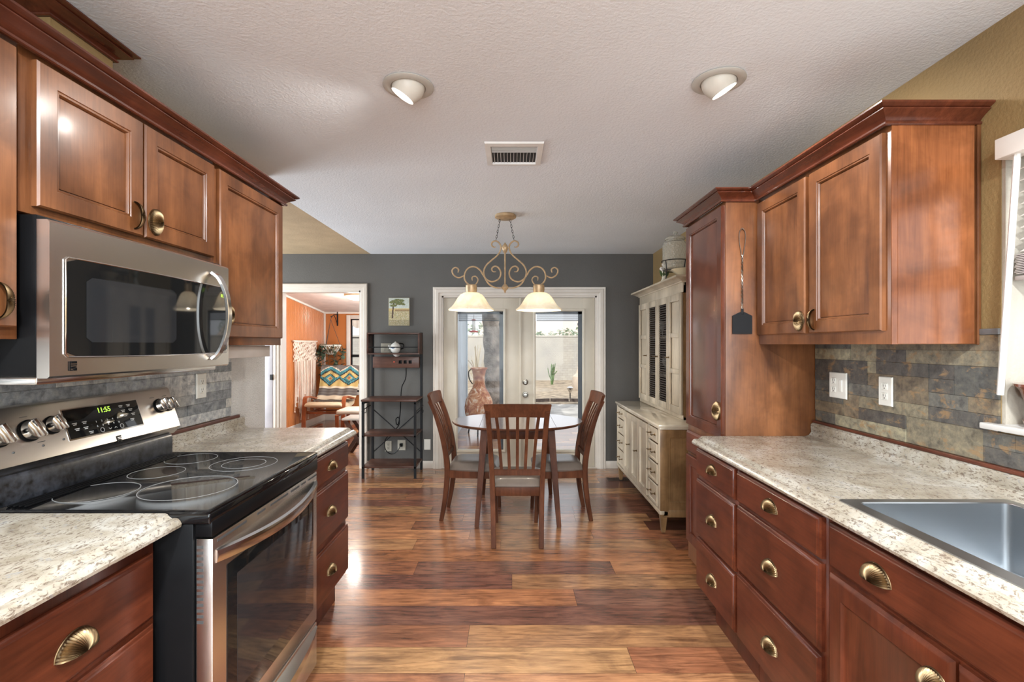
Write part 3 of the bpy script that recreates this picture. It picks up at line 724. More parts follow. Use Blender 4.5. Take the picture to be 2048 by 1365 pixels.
def panel_door(parent, fr, u0, u1, v0, v1, mat, pl=None, name='door', prof=PAN, label=None):
    b = B(); b.loft(fr, u0, u1, v0, v1, prof); d = b.obj(name, mat, parent, label)
    if pl: pull(d, Frame(fr.o+fr.n*.018, fr.u, fr.v, fr.n), *pl[:2], **pl[2])
    return d
def drawer(parent, fr, u0, u1, v0, v1, mat=W_LOW, pu=None, pv=None, big=1.0):
    b = B(); b.loft(fr, u0, u1, v0, v1, SLAB); d = b.obj('drawer', mat, parent)
    if pu is not False: pull(d, Frame(fr.o+fr.n*.018, fr.u, fr.v, fr.n), pu if pu is not None else (u0+u1)/2, pv if pv is not None else (v0+v1)/2, w=.088*big, h=.040*big, d=.026*big)
    return d
GRPU = None
# --- left upper cabinets (face X -1.17 is the door front)
FX = -1.189; fl = face_left(FX)
def upper_left(name, label, y0, y1, z0, doors):
    t = thing(name, label, 'wall cabinet', ((WL+FX)/2, (y0+y1)/2, z0))
    b = B(); b.box((WL+.002, y0, z0), (FX, y1, 2.125), .0015); b.obj('cabinet_box', W_UP, t)
    for u0, u1, v0, v1, pl in doors: panel_door(t, fl, u0, u1, v0, v1, W_UP, pl)
    return t
VU = dict(w=.084, h=.033, d=.026)
t = upper_left('wall_cabinet', 'reddish wood wall cabinet left of the microwave, cut by the photo edge', .70, 1.171, 1.412, [(.72, 1.155, 1.440, 2.105, (1.118, 1.50, dict(rot=-PI/2, **VU)))])
upper_left('wall_cabinet', 'reddish wood two-door wall cabinet directly above the microwave', 1.173, 1.937, 1.722, [(1.205, 1.549, 1.742, 2.105, (1.52, 1.80, dict(rot=-PI/2, **VU))), (1.558, 1.920, 1.742, 2.105, (1.59, 1.80, dict(rot=PI/2, **VU)))])
t = upper_left('wall_cabinet', 'tall single-door wall cabinet right of the microwave', 1.939, 2.507, 1.395, [(1.957, 2.49, 1.430, 2.105, (2.0, 1.52, dict(rot=PI/2, **VU)))])
b = B(); b.box((-1.50, 1.95, 1.338), (-1.236, 2.49, 1.393), .002); b.obj('under_cabinet_strip', plain('pale_strip_paint', (.62, .55, .50), .35), t, 'pale strip under the cabinet')
CROWN = [(0, 0), (.008, 0), (.011, .003), (.011, .009), (.005, .012), (.009, .018), (.020, .026), (.034, .034), (.041, .038), (.041, .041), (.035, .043), (.044, .046), (.050, .049), (.055, .052), (.055, .058), (0, .058)]
def crown(name, path, z, label, mat=W_CROWN, prof=CROWN):
    b = B(); b.sweep(path, [(o, z+h) for o, h in prof]); return tag(b.obj(name, mat, angle=25), label, 'crown molding')
crown('crown_molding', [(FX+.019, .70), (FX+.019, 2.507), (WL+.002, 2.507)][::1], 2.112, 'dark wood crown molding along the top of the left wall cabinets')
t = thing('vent_chase', 'short tan boxed duct with its own crown molding above the microwave cabinet', 'duct box', (-1.43, 1.56, 2.13))
b = B(); b.box((WL+.002, 1.45, 2.128), (-1.375, 1.68, CZ-.002), .002); b.obj('box', TAN, t)
b = B(); b.sweep([(WL+.002, 1.45), (-1.375, 1.45), (-1.375, 1.68), (WL+.002, 1.68)][::-1][::-1], [(o, CZ-.046+h*.78) for o, h in CROWN]); b.obj('crown', W_CROWN, t)

# --- microwave
MX = -1.11
t = thing('microwave', 'stainless over-the-range microwave with curved handle and dark glass', 'microwave', (-1.3, 1.55, 1.317))
b = B(); b.box((WL+.003, 1.178, 1.322), (-1.150, 1.922, 1.715), .003); b.obj('body', BLACKE, t)
b = B(); rows = []
def bow(y): return MX-.014*((y-1.55)/.375)**2+.006
yl = [1.178+(1.922-1.178)*i/24 for i in range(25)]
V, fs = b.grid([[(-1.149, y_, 1.317), (bow(y_)-.006, y_, 1.317), (bow(y_), y_, 1.322), (bow(y_), y_, 1.697), (bow(y_)-.006, y_, 1.703), (-1.149, y_, 1.703)] for y_ in yl], close_v=True)
fs += [b.bm.faces.new(V[0]), b.bm.faces.new(V[-1])]; bmesh.ops.recalc_face_normals(b.bm, faces=fs); dr = b.obj('door', STEEL, t)
b = B()
def skin(y0, y1, f0, f1, off, n=20, r=.012):
    rows = []
    for i in range(n+1):
        y_ = interp(y0, y1, i/n); e = min(y_-y0, y1-y_); k = 0 if e > r else r-math.sqrt(max(0, r*r-(r-e)**2))
        rows.append([(bow(y_)+off, y_, f0(y_)+k), (bow(y_)+off, y_, f1(y_)-k)])
    return rows
lo = lambda y_: 1.372-.006*math.cos((y_-1.55)/.3); hi = lambda y_: 1.617
b.grid(skin(1.215, 1.905, lo, hi, .0025)); b.obj('glass_front', GLASSB, dr, 'dark glass window')
b = B(); b.grid(skin(1.27, 1.60, lambda y_: 1.405, lambda y_: 1.575, .0032)); b.obj('window_mesh', GREYGL, dr, 'grey inner viewing window')
b = B(); b.tube([(bow(y_)+.003, y_, z_) for y_, z_ in [(1.215, lo(1.215)+.006), (1.215, 1.612)]+[(interp(1.222, 1.898, i/12), 1.618) for i in range(13)]+[(1.905, 1.612), (1.905, lo(1.905)+.006)]+[(interp(1.898, 1.222, i/12), lo(interp(1.898, 1.222, i/12))-.001) for i in range(13)]], .0018, 5, closed=True); b.obj('glass_trim', STEELZ, dr)
b = B(); hp = [(bow(1.80)+.004, 1.80, 1.665), (bow(1.80)+.030, 1.805, 1.64), (bow(1.80)+.050, 1.812, 1.58), (bow(1.80)+.056, 1.815, 1.51), (bow(1.80)+.050, 1.812, 1.44), (bow(1.80)+.030, 1.805, 1.375), (bow(1.80)+.004, 1.80, 1.345)]
b.strip(smoothpath(hp, 5), .024, .012, (0, 1, 0)); bmesh.ops.bevel(b.bm, geom=[e for e in b.bm.edges], offset=.0015, segments=1, affect='EDGES'); b.obj('handle', STEELZ, dr, 'bowed steel handle')
fm = face_left(0)
b = B()
for k, y_ in enumerate((1.862, 1.872, 1.884, 1.894)): b.text('1155'[k], Frame((bow(y_)+.0035, 0, 0), (0, 1, 0), (0, 0, 1), (1, 0, 0)), y_, 1.585, .016)
b.obj('clock_display', CLOCKE, dr, 'green clock digits')
def emblem(parent, fr, u, v, s):
    b = B(); 
    b.box((u-s/2, v-s*.6, 0), (u-s*.38, v+s*.6, .0012), 0, fr)
    b.box((u-s*.28, v+s*.30, 0), (u+s/2, v+s*.6, .0012), 0, fr)
    b.box((u-s*.28, v+s*.04, 0), (u+s/2, v+s*.20, .0012), 0, fr)
    b.prism([fr.p(u-s*.28, v-s*.06, 0), fr.p(u+s/2, v-s*.06, 0), fr.p(u+s*.1, v-s*.3, 0), fr.p(u-s*.28, v-s*.35, 0)], fr.n*.0012)
    b.prism([fr.p(u-s*.28, v-s*.45, 0), fr.p(u-s*.05, v-s*.6, 0), fr.p(u-s*.28, v-s*.6, 0)], fr.n*.0012)
    b.prism([fr.p(u+s*.12, v-s*.36, 0), fr.p(u+s/2, v-s*.2, 0), fr.p(u+s/2, v-s*.6, 0), fr.p(u+s*.0, v-s*.6, 0)], fr.n*.0012)
    return b.obj('emblem', BLACKE, parent, 'small dark square emblem')
emblem(dr, face_left(bow(1.228)+.0015), 1.236, 1.345, .020)
b = B(); b.box((-1.49, 1.19, 1.300), (-1.16, 1.91, 1.321), .004); b.obj('underside_vent', STEELZ, t)

# --- left base cabinets and counters
CT = .9375
NLX = -.982; nl = face_left(NLX)
t = thing('base_cabinet', 'reddish wood drawer cabinet in the lower left corner, left of the range', 'base cabinet', (-1.24, .85, 0))
b = B(); b.box((WL+.004, .30, .10), (NLX, 1.335, .895), .002); b.box((WL+.004, .30, 0), (NLX-.07, 1.33, .10)); b.obj('cabinet_box', W_LOWZ, t)
drawer(t, nl, .80, 1.318, .662, .835, pu=1.075, pv=.742, big=1.12); drawer(t, nl, .80, 1.318, .36, .645, pu=1.075); drawer(t, nl, .80, 1.318, .12, .345, pu=1.075)
drawer(t, nl, .32, .785, .662, .835)
def ogee(x_in, x_out, top, sgn, thick=.04):
    """edge profile points (x, z) from the flat top inner line out and under"""
    d = abs(x_out-x_in); X = lambda k: x_in+(x_out-x_in)*k
    return [(X(0), top), (X(.12), top-.002), (X(.26), top-.009), (X(.42), top-.014), (X(.60), top-.013), (X(.78), top-.014), (X(.93), top-.021), (X(1), top-.029), (X(.96), top-.037), (X(.80), top-thick), (X(-.6), top-thick)]
def counter_left(y0, y1, xo, label, lip=True):
    b = B(); og = ogee(xo-.045, xo, CT, 1)
    pts = [(WL+.005, CT-.04), (WL+.005, CT)]+og
    b.prism([(x, y0, z) for x, z in pts], (0, y1-y0, 0))
    # coved backsplash lip
    lp = [(WL+.005, CT-.001), (WL+.005, CT+.062), (WL+.018, CT+.064), (WL+.024, CT+.058), (WL+.026, CT+.046), (WL+.024, CT+.02), (WL+.035, CT+.005), (WL+.055, CT-.001)]
    b.prism([(x, y0, z) for x, z in lp], (0, y1-y0, 0))
    return tag(b.obj('countertop', GRAN, angle=25), label, 'countertop')
counter_left(.28, 1.333, -.903, 'speckled cream countertop in the lower left corner beside the range')
counter_left(2.075, 2.70, -.861, 'speckled cream countertop on the far side of the range')
FLX = -.916; ff = face_left(FLX)
t = thing('base_cabinet', 'three-drawer base cabinet on the far side of the range', 'base cabinet', (-1.2, 2.39, 0))
b = B(); b.box((WL+.004, 2.078, .145), (FLX, 2.685, .895), .002); b.box((WL+.004, 2.078, 0), (FLX-.05, 2.66, .145)); b.obj('cabinet_box', W_LOWZ, t)
drawer(t, ff, 2.085, 2.68, .732, .866, pu=2.42); drawer(t, ff, 2.085, 2.68, .448, .708, pu=2.41); drawer(t, ff, 2.085, 2.68, .164, .415, pu=2.41)

# --- slate backsplashes
def tiles(name, mat, pal, fr, u0, u1, v0, v1, skip, label, seed, cell=.05):
    random.seed(seed); nu = int((u1-u0)/cell+.5); nv = int((v1-v0)/cell+.5); cu = (u1-u0)/nu; cv = (v1-v0)/nv
    used = [[False]*nv for _ in range(nu)]; b = B()
    ok = lambda i, j: i < nu and j < nv and not used[i][j] and not skip(u0+(i+.5)*cu, v0+(j+.5)*cv)
    for j in range(nv):
        for i in range(nu):
            if not ok(i, j): continue
            want = random.randint(2, 8); H = random.choice((1, 1, 2)); L = 1
            while L < want and ok(i+L, j): L += 1
            if H == 2 and not all(ok(i+q, j+1) for q in range(L)): H = 1
            for q in range(L):
                for r in range(H): used[i+q][j+r] = True
            c = random.choice(pal); t_ = random.uniform(.85, 1.15); dpt = random.uniform(.006, .009)
            b.box((u0+i*cu+.0005, v0+j*cv+.0005, 0), (u0+(i+L)*cu-.0005, v0+(j+H)*cv-.0005, dpt), 0, fr, col=tuple(x*t_ for x in c))
    return tag(b.obj(name, mat, smooth=False), label, 'backsplash')
tiles('tile_backsplash', TILE_L, SLATE_L, face_left(WL+.0005), .30, 2.60, 1.02, 1.40, lambda u, v: False, 'blue-grey slate strip tile backsplash behind the range', 11)
tiles('tile_backsplash', TILE_R, SLATE_R, face_right(WRN-.0005), -.0117, 2.455, 1.02, 1.43, lambda u, v: u < 1.53 and v > 1.125, 'olive and brown slate strip tile backsplash right of the pantry', 5, .0514)
b = B(); b.box((WRN-.009, 1.531, 1.431), (WRN-.0005, 1.60, 1.450), .001); tag(b.obj('edge_strip', plain('grey_edge_strip', (.13, .125, .125), .4)), 'grey edging strip on top of the slate tile beside the window', 'tile trim')
b = B(); b.box((WL+.006, .3, 1.001), (WL+.022, 2.66, 1.018), .003); tag(b.obj('wood_strip', W_LOW), 'thin reddish wood strip over the left granite lip', 'wood trim')
b = B(); b.box((WRN-.024, -.1, 1.006), (WRN-.006, 2.455, 1.0195), .003); tag(b.obj('wood_strip', W_LOW), 'thin reddish wood strip over the right granite lip', 'wood trim')
random.seed(21)

# --- range
RY0, RY1, RF = 1.340, 2.068, -.822
t = thing('range', 'stainless and black freestanding electric range with glass cooktop', 'stove', (-1.17, 1.70, 0))
b = B(); b.box((WL+.03, RY0, .03), (RF-.055, RY1, .905), .003); b.box((-1.3, RY0+.05, 0), (-.95, RY0+.09, .03)); b.box((-1.3, RY1-.09, 0), (-.95, RY1-.05, .03)); b.obj('body', BLACKE, t)
b = B(); CK = .940   # cooktop with rounded raised rim
b.box((WL+.05, RY0-.006, .905), (RF-.004, RY1+.006, CK-.004), .006, seg=3)
b.loft(Frame((0, 0, CK-.006), (1, 0, 0), (0, 1, 0), (0, 0, 1)), WL+.06, RF-.006, RY0-.004, RY1+.004, [(0, 0), (0, .006), (.003, .009), (.010, .009), (.014, .0065)], cap=True)
ct = b.obj('cooktop', BLACKG, t)
def ring(x, y, r, w=.0010):
    b.lathe([(r-w, CK+.0008), (r-w, CK+.0014), (r+w, CK+.0014), (r+w, CK+.0008)], (x, y, 0), 64, cap=False)
b = B()
for x, y_, r in ((-1.285, 1.515, .105), (-1.27, 1.745, .085), (-1.035, 1.565, .135), (-1.03, 1.875, .115), (-1.03, 1.875, .075), (-1.285, 1.955, .09)): ring(x, y_, r)
b.obj('burner_rings', plain('burner_ring_print', (.30, .30, .30), .4, var=0), ct, 'thin pale burner circles')
b = B()
for k in range(4): b.box((WL+.085+k*.016, RY0+.03, CK+.0005), (WL+.091+k*.016, RY1-.03, CK+.006), .002)
b.obj('rear_vent_ribs', BLACKE, ct)
# backguard
b = B(); P = [(-1.497, .93), (-1.432, .93), (-1.432, 1.012), (-1.44, 1.024), (-1.497, 1.024)]
b.prism([(x, RY0+.012, z) for x, z in P], (0, RY1-RY0-.024, 0)); b.obj('riser', plain('scuffed_black_enamel', (.022, .024, .030), .3, coat=.2, var=.5, vs=45), t, 'scuffed black riser')
b = B(); P = [(-1.497, 1.018), (-1.447, 1.022), (-1.424, 1.045), (-1.420, 1.052), (-1.470, 1.208), (-1.478, 1.216), (-1.490, 1.219), (-1.497, 1.216)]
b.prism([(x, RY0-.012, z) for x, z in P], (0, RY1-RY0+.036, 0)); bmesh.ops.bevel(b.bm, geom=[e for e in b.bm.edges if abs(e.verts[0].co.y-e.verts[1].co.y) < 1e-5], offset=.005, segments=2, affect='EDGES')
bgd = b.obj('control_panel', STEEL, t)
d_ = Vector((-.050, 0, .156)).normalized(); nrm = Vector((d_.z, 0, -d_.x)); fp = Frame((-1.420, 0, 1.052), (0, 1, 0), d_, nrm)   # v runs up the slanted face
b = B(); b.loft(fp, 1.575, 1.895, .036, .142, [(0, .0005), (0, .0018), (.003, .0028)]); dsp = b.obj('display_frame', STEELZ, bgd)
b = B(); b.loft(fp, 1.579, 1.891, .040, .138, [(0, .002), (0, .0032), (.001, .0036)]); scr = b.obj('display_glass', GLASSB, bgd)
fq = Frame(fp.o+fp.n*.0038, fp.u, fp.v, fp.n)
b = B(); b.text('11:55', fq, 1.735, .119, .026); b.obj('clock_digits', CLOCKE, scr, 'green digits reading 11:55')
b = B()
for i, (u, v, s_) in enumerate([(1.60, .088, 'BAKE'), (1.64, .088, 'BROIL'), (1.60, .070, 'CONV'), (1.64, .070, 'WARM'), (1.80, .124, 'TIMER'), (1.84, .124, 'START'), (1.80, .106, 'CLEAN'), (1.84, .106, 'LOCK'), (1.80, .088, 'DELAY'), (1.84, .088, 'CLOCK')]):
    pass
LG = ((1.608, .087), (1.645, .087), (1.612, .068), (1.645, .068), (1.66, .050), (1.810, .122), (1.845, .122), (1.815, .104), (1.85, .104), (1.820, .086), (1.857, .086), (1.845, .066))
for k, (u, v) in enumerate(LG):
    if k == 5: b.obj('button_legends', INK, scr, 'pale button legends'); b = B()
    b.box((u-.009, v+.001, 0), (u+.009, v+.0035, .0004), 0, fq); b.box((u-.006, v-.004, 0), (u+.006, v-.0015, .0004), 0, fq)
b.obj('button_legends', INK, scr, 'pale button legends'); b = B()
for k in range(5):
    b.text('12345'[k], fq, 1.69+k*.023, .082, .009); b.text('67890'[k], fq, 1.69+k*.023, .066, .009)
b.obj('number_pad', INK, scr, 'pale printed digits'); b = B()
for u in (1.705, 1.79):
    b.lathe([(.007, 0), (.007, .0004), (.0082, .0004), (.0082, 0)], fq.p(u, .050, 0), 20, fq.n, cap=False)
b.bar(fq.p(1.732, .052, .0003), fq.p(1.738, .047, .0003), .0012, .0004, fq.n); b.bar(fq.p(1.738, .047, .0003), fq.p(1.744, .052, .0003), .0012, .0004, fq.n)
b.bar(fq.p(1.756, .047, .0003), fq.p(1.762, .052, .0003), .0012, .0004, fq.n); b.bar(fq.p(1.762, .052, .0003), fq.p(1.768, .047, .0003), .0012, .0004, fq.n)
b.obj('arrow_keys', INK, scr, 'pale arrow and round key symbols')
emblem(bgd, Frame(fp.p(0, 0, .0008), fp.u, fp.v, fp.n), 1.765, .006, .020)
for k, (u, v, r) in enumerate(((1.372, .093, .030), (1.462, .093, .030), (1.537, .098, .026), (2.005, .100, .026), (2.052, .100, .026))):
    o = fp.p(u, v, .0005); b = B()
    b.lathe([(r*1.12, 0), (r*1.12, .004), (r*1.0, .006)], o, 32, fp.n); b.obj('knob_collar', BLACKE, bgd)
    b = B(); b.lathe([(r, .005), (r*.96, .020), (r*.9, .025), (.001, .026)], o, 32, fp.n)
    f2 = Frame(o, (fp.u+fp.v*.35), (fp.v-fp.u*.35), fp.n); b.box((-r*.26, -r*.98, .024), (r*.26, r*.98, .040), .004, f2); b.obj('knob', STEELZ, bgd, 'steel burner knob')
for u, v in ((1.40, .038), (1.49, .040), (1.56, .046)):
    b = B(); b.sphere(fp.p(u, v, 0), .0035, 8); b.obj('indicator_dot', INKD, bgd)
for u, v in ((1.37, .136), (1.46, .136), (1.98, .136), (2.05, .136), (1.49, .052)):
    b = B(); b.box((u-.014, v, 0), (u+.010, v+.002, .0004), 0, fp); b.obj('dial_mark', INKD, bgd)
# front: black top rail, door, drawer
b = B(); b.box((RF-.05, RY0, .868), (RF-.002, RY1, .912), .004); b.obj('front_rail', BLACKE, t)
b = B(); DY0, DY1, DZ0, DZ1 = RY0+.006, RY1-.004, .236, .862
fdr = face_left(RF-.052)
b.box((RF-.052, DY0, DZ0), (RF-.004, DY1, DZ1), .004)
door = b.obj('oven_door', STEEL, t)
fd = face_left(RF-.004)
b = B(); b.loft(fd, DY0+.065, DY1-.040, .30, .762, [(0, .0003), (0, .0016), (.002, .0024)]); b.obj('glass_front', GLASSB, door)
b = B(); b.loft(fd, DY0+.115, DY1-.115, .36, .715, [(0, .002), (0, .0028), (.001, .003)]); b.obj('window', GREYGL, door, 'grey oven window')
b = B()
for k, (a, c) in enumerate(((.02, .17), (.235, .285), (.32, .45), (.475, .545), (.565, .605), (.63, .71))): b.box((DY0+a, .846, .0002), (DY0+c, .853, .0012), 0, fd)
b.obj('vent_slots', INKD, door)
b = B()   # bowed full-width handle
pts = [(RF-.004+.050*math.sin(PI*i/16)**.8, interp(DY0+.012, DY1-.012, i/16), .825-.012*math.sin(PI*i/16)) for i in range(17)]
rows = []
for i, p in enumerate(pts):
    x, y_, z = p; rows.append([Vector((x-.004, y_, z+.004)), Vector((x+.006, y_, z)), Vector((x+.009, y_, z-.016)), Vector((x+.004, y_, z-.034)), Vector((x-.003, y_, z-.036)), Vector((x-.006, y_, z-.010))])
V, fs = b.grid(rows, close_v=True); fs += [b.bm.faces.new(V[0]), b.bm.faces.new(V[-1])]; bmesh.ops.recalc_face_normals(b.bm, faces=fs); b.obj('handle', STEELZ, door, 'bowed steel door handle')
b = B(); b.box((RF-.052, DY0, .045), (RF-.004, DY1, .226), .004); dw = b.obj('storage_drawer', STEEL, t)
b = B(); rows = []
for i in range(17):
    k = math.sin(PI*i/16)**.7; x = RF-.004; y_ = interp(DY0+.01, DY1-.01, i/16); zb = .212-.05*k
    rows.append([Vector((x, y_, .216)), Vector((x+.006+.026*k, y_, .210-.02*k)), Vector((x+.006+.030*k, y_, zb)), Vector((x, y_, zb-.012))])
V, fs = b.grid(rows); b.obj('handle', STEELZ, dw, 'curved drawer grip')
b = B()
for k in range(14): b.box((RF-.048, DY0-.0008, .835-k*.016), (RF-.030, DY0+.001, .843-k*.016))
b.obj('side_vents', INKD, door)

# --- outlets
def outlet(name, fr, u, v, label, kind='outlet', w=.072, h=.118, cat='outlet', group=None, mat=PLASTIC):
    t = thing(name, label, cat, fr.p(u, v, 0), group)
    b = B(); b.loft(fr, u-w/2, u+w/2, v-h/2, v+h/2, [(0, 0), (0, .003), (.003, .0065)]); b.obj('cover_plate', mat, t)
    gang = [0] if w < .1 else [-.024, .024]
    for gi, g in enumerate(gang):
        if kind == 'blank': continue
        if kind == 'combo' and gi == 0 or kind == 'switch':
            b = B(); b.box((u+g-.011, v-.028, .006), (u+g+.011, v+.028, .010), .002, fr); b.obj('rocker_switch', mat, t); continue
        for s_ in (-1, 1):
            b = B(); b.box((u+g-.014, v+s_*.02-.014, .006), (u+g+.014, v+s_*.02+.014, .0085), .003, fr); o = b.obj('socket', mat, t)
            b = B(); b.box((u+g-.007, v+s_*.02-.001, .0084), (u+g-.0055, v+s_*.02+.008, .009), 0, fr); b.box((u+g+.0055, v+s_*.02-.001, .0084), (u+g+.007, v+s_*.02+.008, .009), 0, fr)
            b.lathe([(.0025, .0084), (.0025, .009)], fr.p(u+g, v+s_*.02-.007, 0), 10, fr.n); b.obj('slots', INKD, o)
    return t
outlet('wall_outlet', face_left(WL+.0105), 2.34, 1.20, 'white duplex outlet on the grey slate right of the range')
outlet('wall_outlet', face_right(WRN-.0105), 2.275, 1.208, 'wide switch and socket plate on the brown slate nearest the pantry', 'combo', .118, .12, 'switch plate')
outlet('wall_outlet', face_right(WRN-.0105), 1.985, 1.208, 'narrow duplex outlet on the brown slate under the right wall cabinet')

# --- right side: pantry
PX = 1.079; PY0, PY1 = 2.46, 2.985; fpn = face_right(PX)
t = thing('pantry_cabinet', 'tall reddish wood pantry cabinet between the hutch and right counter', 'pantry', (1.30, 2.72, 0))
b = B(); b.box((PX, PY0, .10), (WRN-.003, PY1, 2.13), .002); b.box((PX+.06, PY0, 0), (WRN-.003, PY1, .10)); b.obj('cabinet_box', W_UP, t)
panel_door(t, fpn, PY0+.012, PY1-.012, .918, 2.105, wood('pantry_door_wood', (.05, .012, .006), (.095, .025, .011), (.14, .042, .019), 'z', .2, .6), (PY0+.045, 1.055, dict(rot=PI/2, w=.095, h=.036, d=.028)))
panel_door(t, fpn, PY0+.012, PY1-.012, .752, .880, W_LOW, name='drawer', prof=SLAB)
panel_door(t, fpn, PY0+.012, PY1-.012, .215, .735, W_LOWZ)
# right upper cabinet
RX = 1.247; fru = face_right(RX)
t = thing('wall_cabinet', 'two-door reddish wood wall cabinet beside the sink window', 'wall cabinet', (1.38, 2.03, 1.40))
b = B(); b.box((RX-.001, 1.600, 1.40), (WRN-.003, 2.458, 2.13), .0015); b.box((WRN-.014, 1.592, 1.398), (WRN-.001, 1.600, 2.12), .003); b.obj('cabinet_box', W_UP, t)
b = B(); b.box((RX-.0015, 1.5985, 1.40), (RX+.018, 1.602, 2.13)); b.box((RX+.018, 1.5975, 1.402), (WRN-.02, 1.6005, 2.125)); b.obj('end_panel', wood('end_panel_wood', (.10, .027, .009), (.185, .056, .019), (.28, .097, .034), 'z', .25, .55), t)
panel_door(t, fru, 1.625, 2.018, 1.445, 2.105, W_UP, (1.99, 1.50, dict(rot=-PI/2, **VU)))
panel_door(t, fru, 2.048, 2.445, 1.445, 2.105, W_UP, (2.072, 1.50, dict(rot=PI/2, **VU)))
crown('crown_molding', [(WRN-.002, 1.600), (RX-.019, 1.600), (RX-.019, 2.46), (PX-.019, 2.46), (PX-.019, PY1), (WRN-.002, PY1)][::-1], 2.118, 'dark wood crown molding stepping along the right wall cabinet and pantry')
# flyswatter
t = thing('fly_swatter', 'fly swatter with twisted wire handle and black square head hung on the pantry side', 'fly swatter', (1.158, 2.452, 1.45))
b = B(); fx_, fy_ = 1.158, 2.452
for s_ in (-1, 1): b.tube(smoothpath([(fx_, fy_, 1.985), (fx_+s_*.014, fy_, 1.965), (fx_+s_*.015, fy_, 1.92), (fx_+s_*.004, fy_, 1.845)], 5), .0022, 6)
for s_ in (0, PI): b.tube([(fx_+.0035*math.cos(k*.8+s_), fy_+.002*math.sin(k*.8+s_), 1.85-k*.0052) for k in range(56)], .002, 5)
b.obj('wire_handle', CHROME, t)
b = B(); b.prism([(fx_-.050, fy_+.002, 1.452), (fx_+.050, fy_+.002, 1.452), (fx_+.050, fy_+.002, 1.543), (fx_+.012, fy_+.002, 1.562), (fx_-.012, fy_+.002, 1.562), (fx_-.050, fy_+.002, 1.543)], (0, -.003, 0)); b.box((fx_-.006, fy_-.004, 1.55), (fx_+.006, fy_+.003, 1.58), .002); b.obj('head', BLACKM, t)
# right base cabinets
BX = .942; fb = face_right(BX)
def base_right(y0, y1, label):
    t = thing('base_cabinet', label, 'base cabinet', (1.24, (y0+y1)/2, 0))
    b = B(); b.box((BX, y0, .19), (WRN-.003, y1, .725 if y1 < 1.45 else .895), .001)
    if y1 < 1.45: b.box((BX, y0, .725), (BX+.018, y1, .895))
    b.box((BX+.085, y0, 0), (WRN-.003, y1, .19)); b.obj('cabinet_box', W_LOWZ, t); return t
t = base_right(2.023, 2.456, 'narrow three-drawer base cabinet next to the pantry')
drawer(t, fb, 2.036, 2.452, .748, .879, pv=.82); drawer(t, fb, 2.036, 2.452, .448, .728); drawer(t, fb, 2.036, 2.452, .194, .435)
t = base_right(1.448, 2.021, 'wide three-drawer base cabinet left of the sink cabinet')
drawer(t, fb, 1.468, 2.010, .752, .879, pv=.822, pu=1.74); drawer(t, fb, 1.468, 2.010, .472, .738, pu=1.74); drawer(t, fb, 1.468, 2.010, .194, .458, pu=1.74)
t = base_right(.55, 1.446, 'sink base cabinet with a false drawer front and panel doors')
drawer(t, fb, .60, 1.428, .750, .879, pu=1.233, pv=.818, big=1.05); pull(t, face_right(BX-.019), .80, .818)
DW = [(0, 0), (0, .010), (.006, .016), (.012, .019), (.058, .019), (.062, .014), (.070, .009)]
panel_door(t, fb, 1.024, 1.428, .215, .733, W_LOWZ, (1.065, .665, dict(rot=0, w=.075)), prof=DW); panel_door(t, fb, .60, 1.016, .215, .733, W_LOWZ, (.97, .665, dict(rot=0, w=.075)), prof=DW)
t = base_right(-.1, .548, 'base cabinet nearest the viewer on the right')
panel_door(t, fb, -.08, .535, .215, .879, W_LOWZ, prof=DW)
# right countertop with sink cutout: X .985..1.45, Y .64..1.42
SX0, SX1, SY0, SY1 = .984, 1.448, .66, 1.425
b = B(); og = ogee(.960, .905, CT, -1); pts = [(SX0, CT-.04), (SX0, CT)]+og
b.prism([(x, -.1, z) for x, z in pts], (0, 2.555, 0))
b.box((SX0, SY1, CT-.04), (WRN-.006, 2.455, CT)); b.box((SX0, -.1, CT-.04), (WRN-.006, SY0, CT)); b.box((SX1, SY0, CT-.04), (WRN-.006, SY1, CT))
lp = [(WRN-.006, CT-.001), (WRN-.006, CT+.066), (WRN-.020, CT+.068), (WRN-.030, CT+.060), (WRN-.031, CT+.046), (WRN-.028, CT+.022), (WRN-.040, CT+.006), (WRN-.060, CT-.001)]
b.prism([(x, -.1, z) for x, z in lp], (0, 2.555, 0))
tag(b.obj('countertop', GRAN, angle=25), 'long speckled cream countertop with the sink on the right side', 'countertop')
t = thing('kitchen_sink', 'brushed stainless drop-in sink set in the right countertop', 'sink', (1.22, 1.04, .74))
b = B(); fs_ = Frame((0, 0, CT), (1, 0, 0), (0, 1, 0), (0, 0, 1))
V = []
def rr(x0, x1, y0, y1, r, z, n=5):
    out = []
    for cx, cy, a in ((x1-r, y1-r, 0), (x0+r, y1-r, PI/2), (x0+r, y0+r, PI), (x1-r, y0+r, 1.5*PI)):
        out += [Vector((cx+r*math.cos(a+PI/2*i/n), cy+r*math.sin(a+PI/2*i/n), z)) for i in range(n+1)]
    return out
rows = [rr(SX0-.020, SX1+.020, SY0-.020, SY1+.020, .014, CT+.0005), rr(SX0-.020, SX1+.020, SY0-.020, SY1+.020, .014, CT+.003), rr(SX0+.018, SX1-.010, SY0+.015, SY1-.010, .02, CT+.004), rr(SX0+.021, SX1-.013, SY0+.018, SY1-.013, .02, CT+.001), rr(SX0+.024, SX1-.016, SY0+.021, SY1-.016, .022, CT-.19), rr(SX0+.045, SX1-.037, SY0+.042, SY1-.037, .03, CT-.205)]
V, fs = b.grid(rows, close_v=True); b.bm.faces.new(V[-1]); b.obj('basin', SINKM, t)
b = B(); b.lathe([(.055, .0), (.055, .003), (.045, .004), (.04, -.001), (.001, -.001)], (1.22, 1.05, CT-.204), 28); b.obj('drain', CHROME, t)

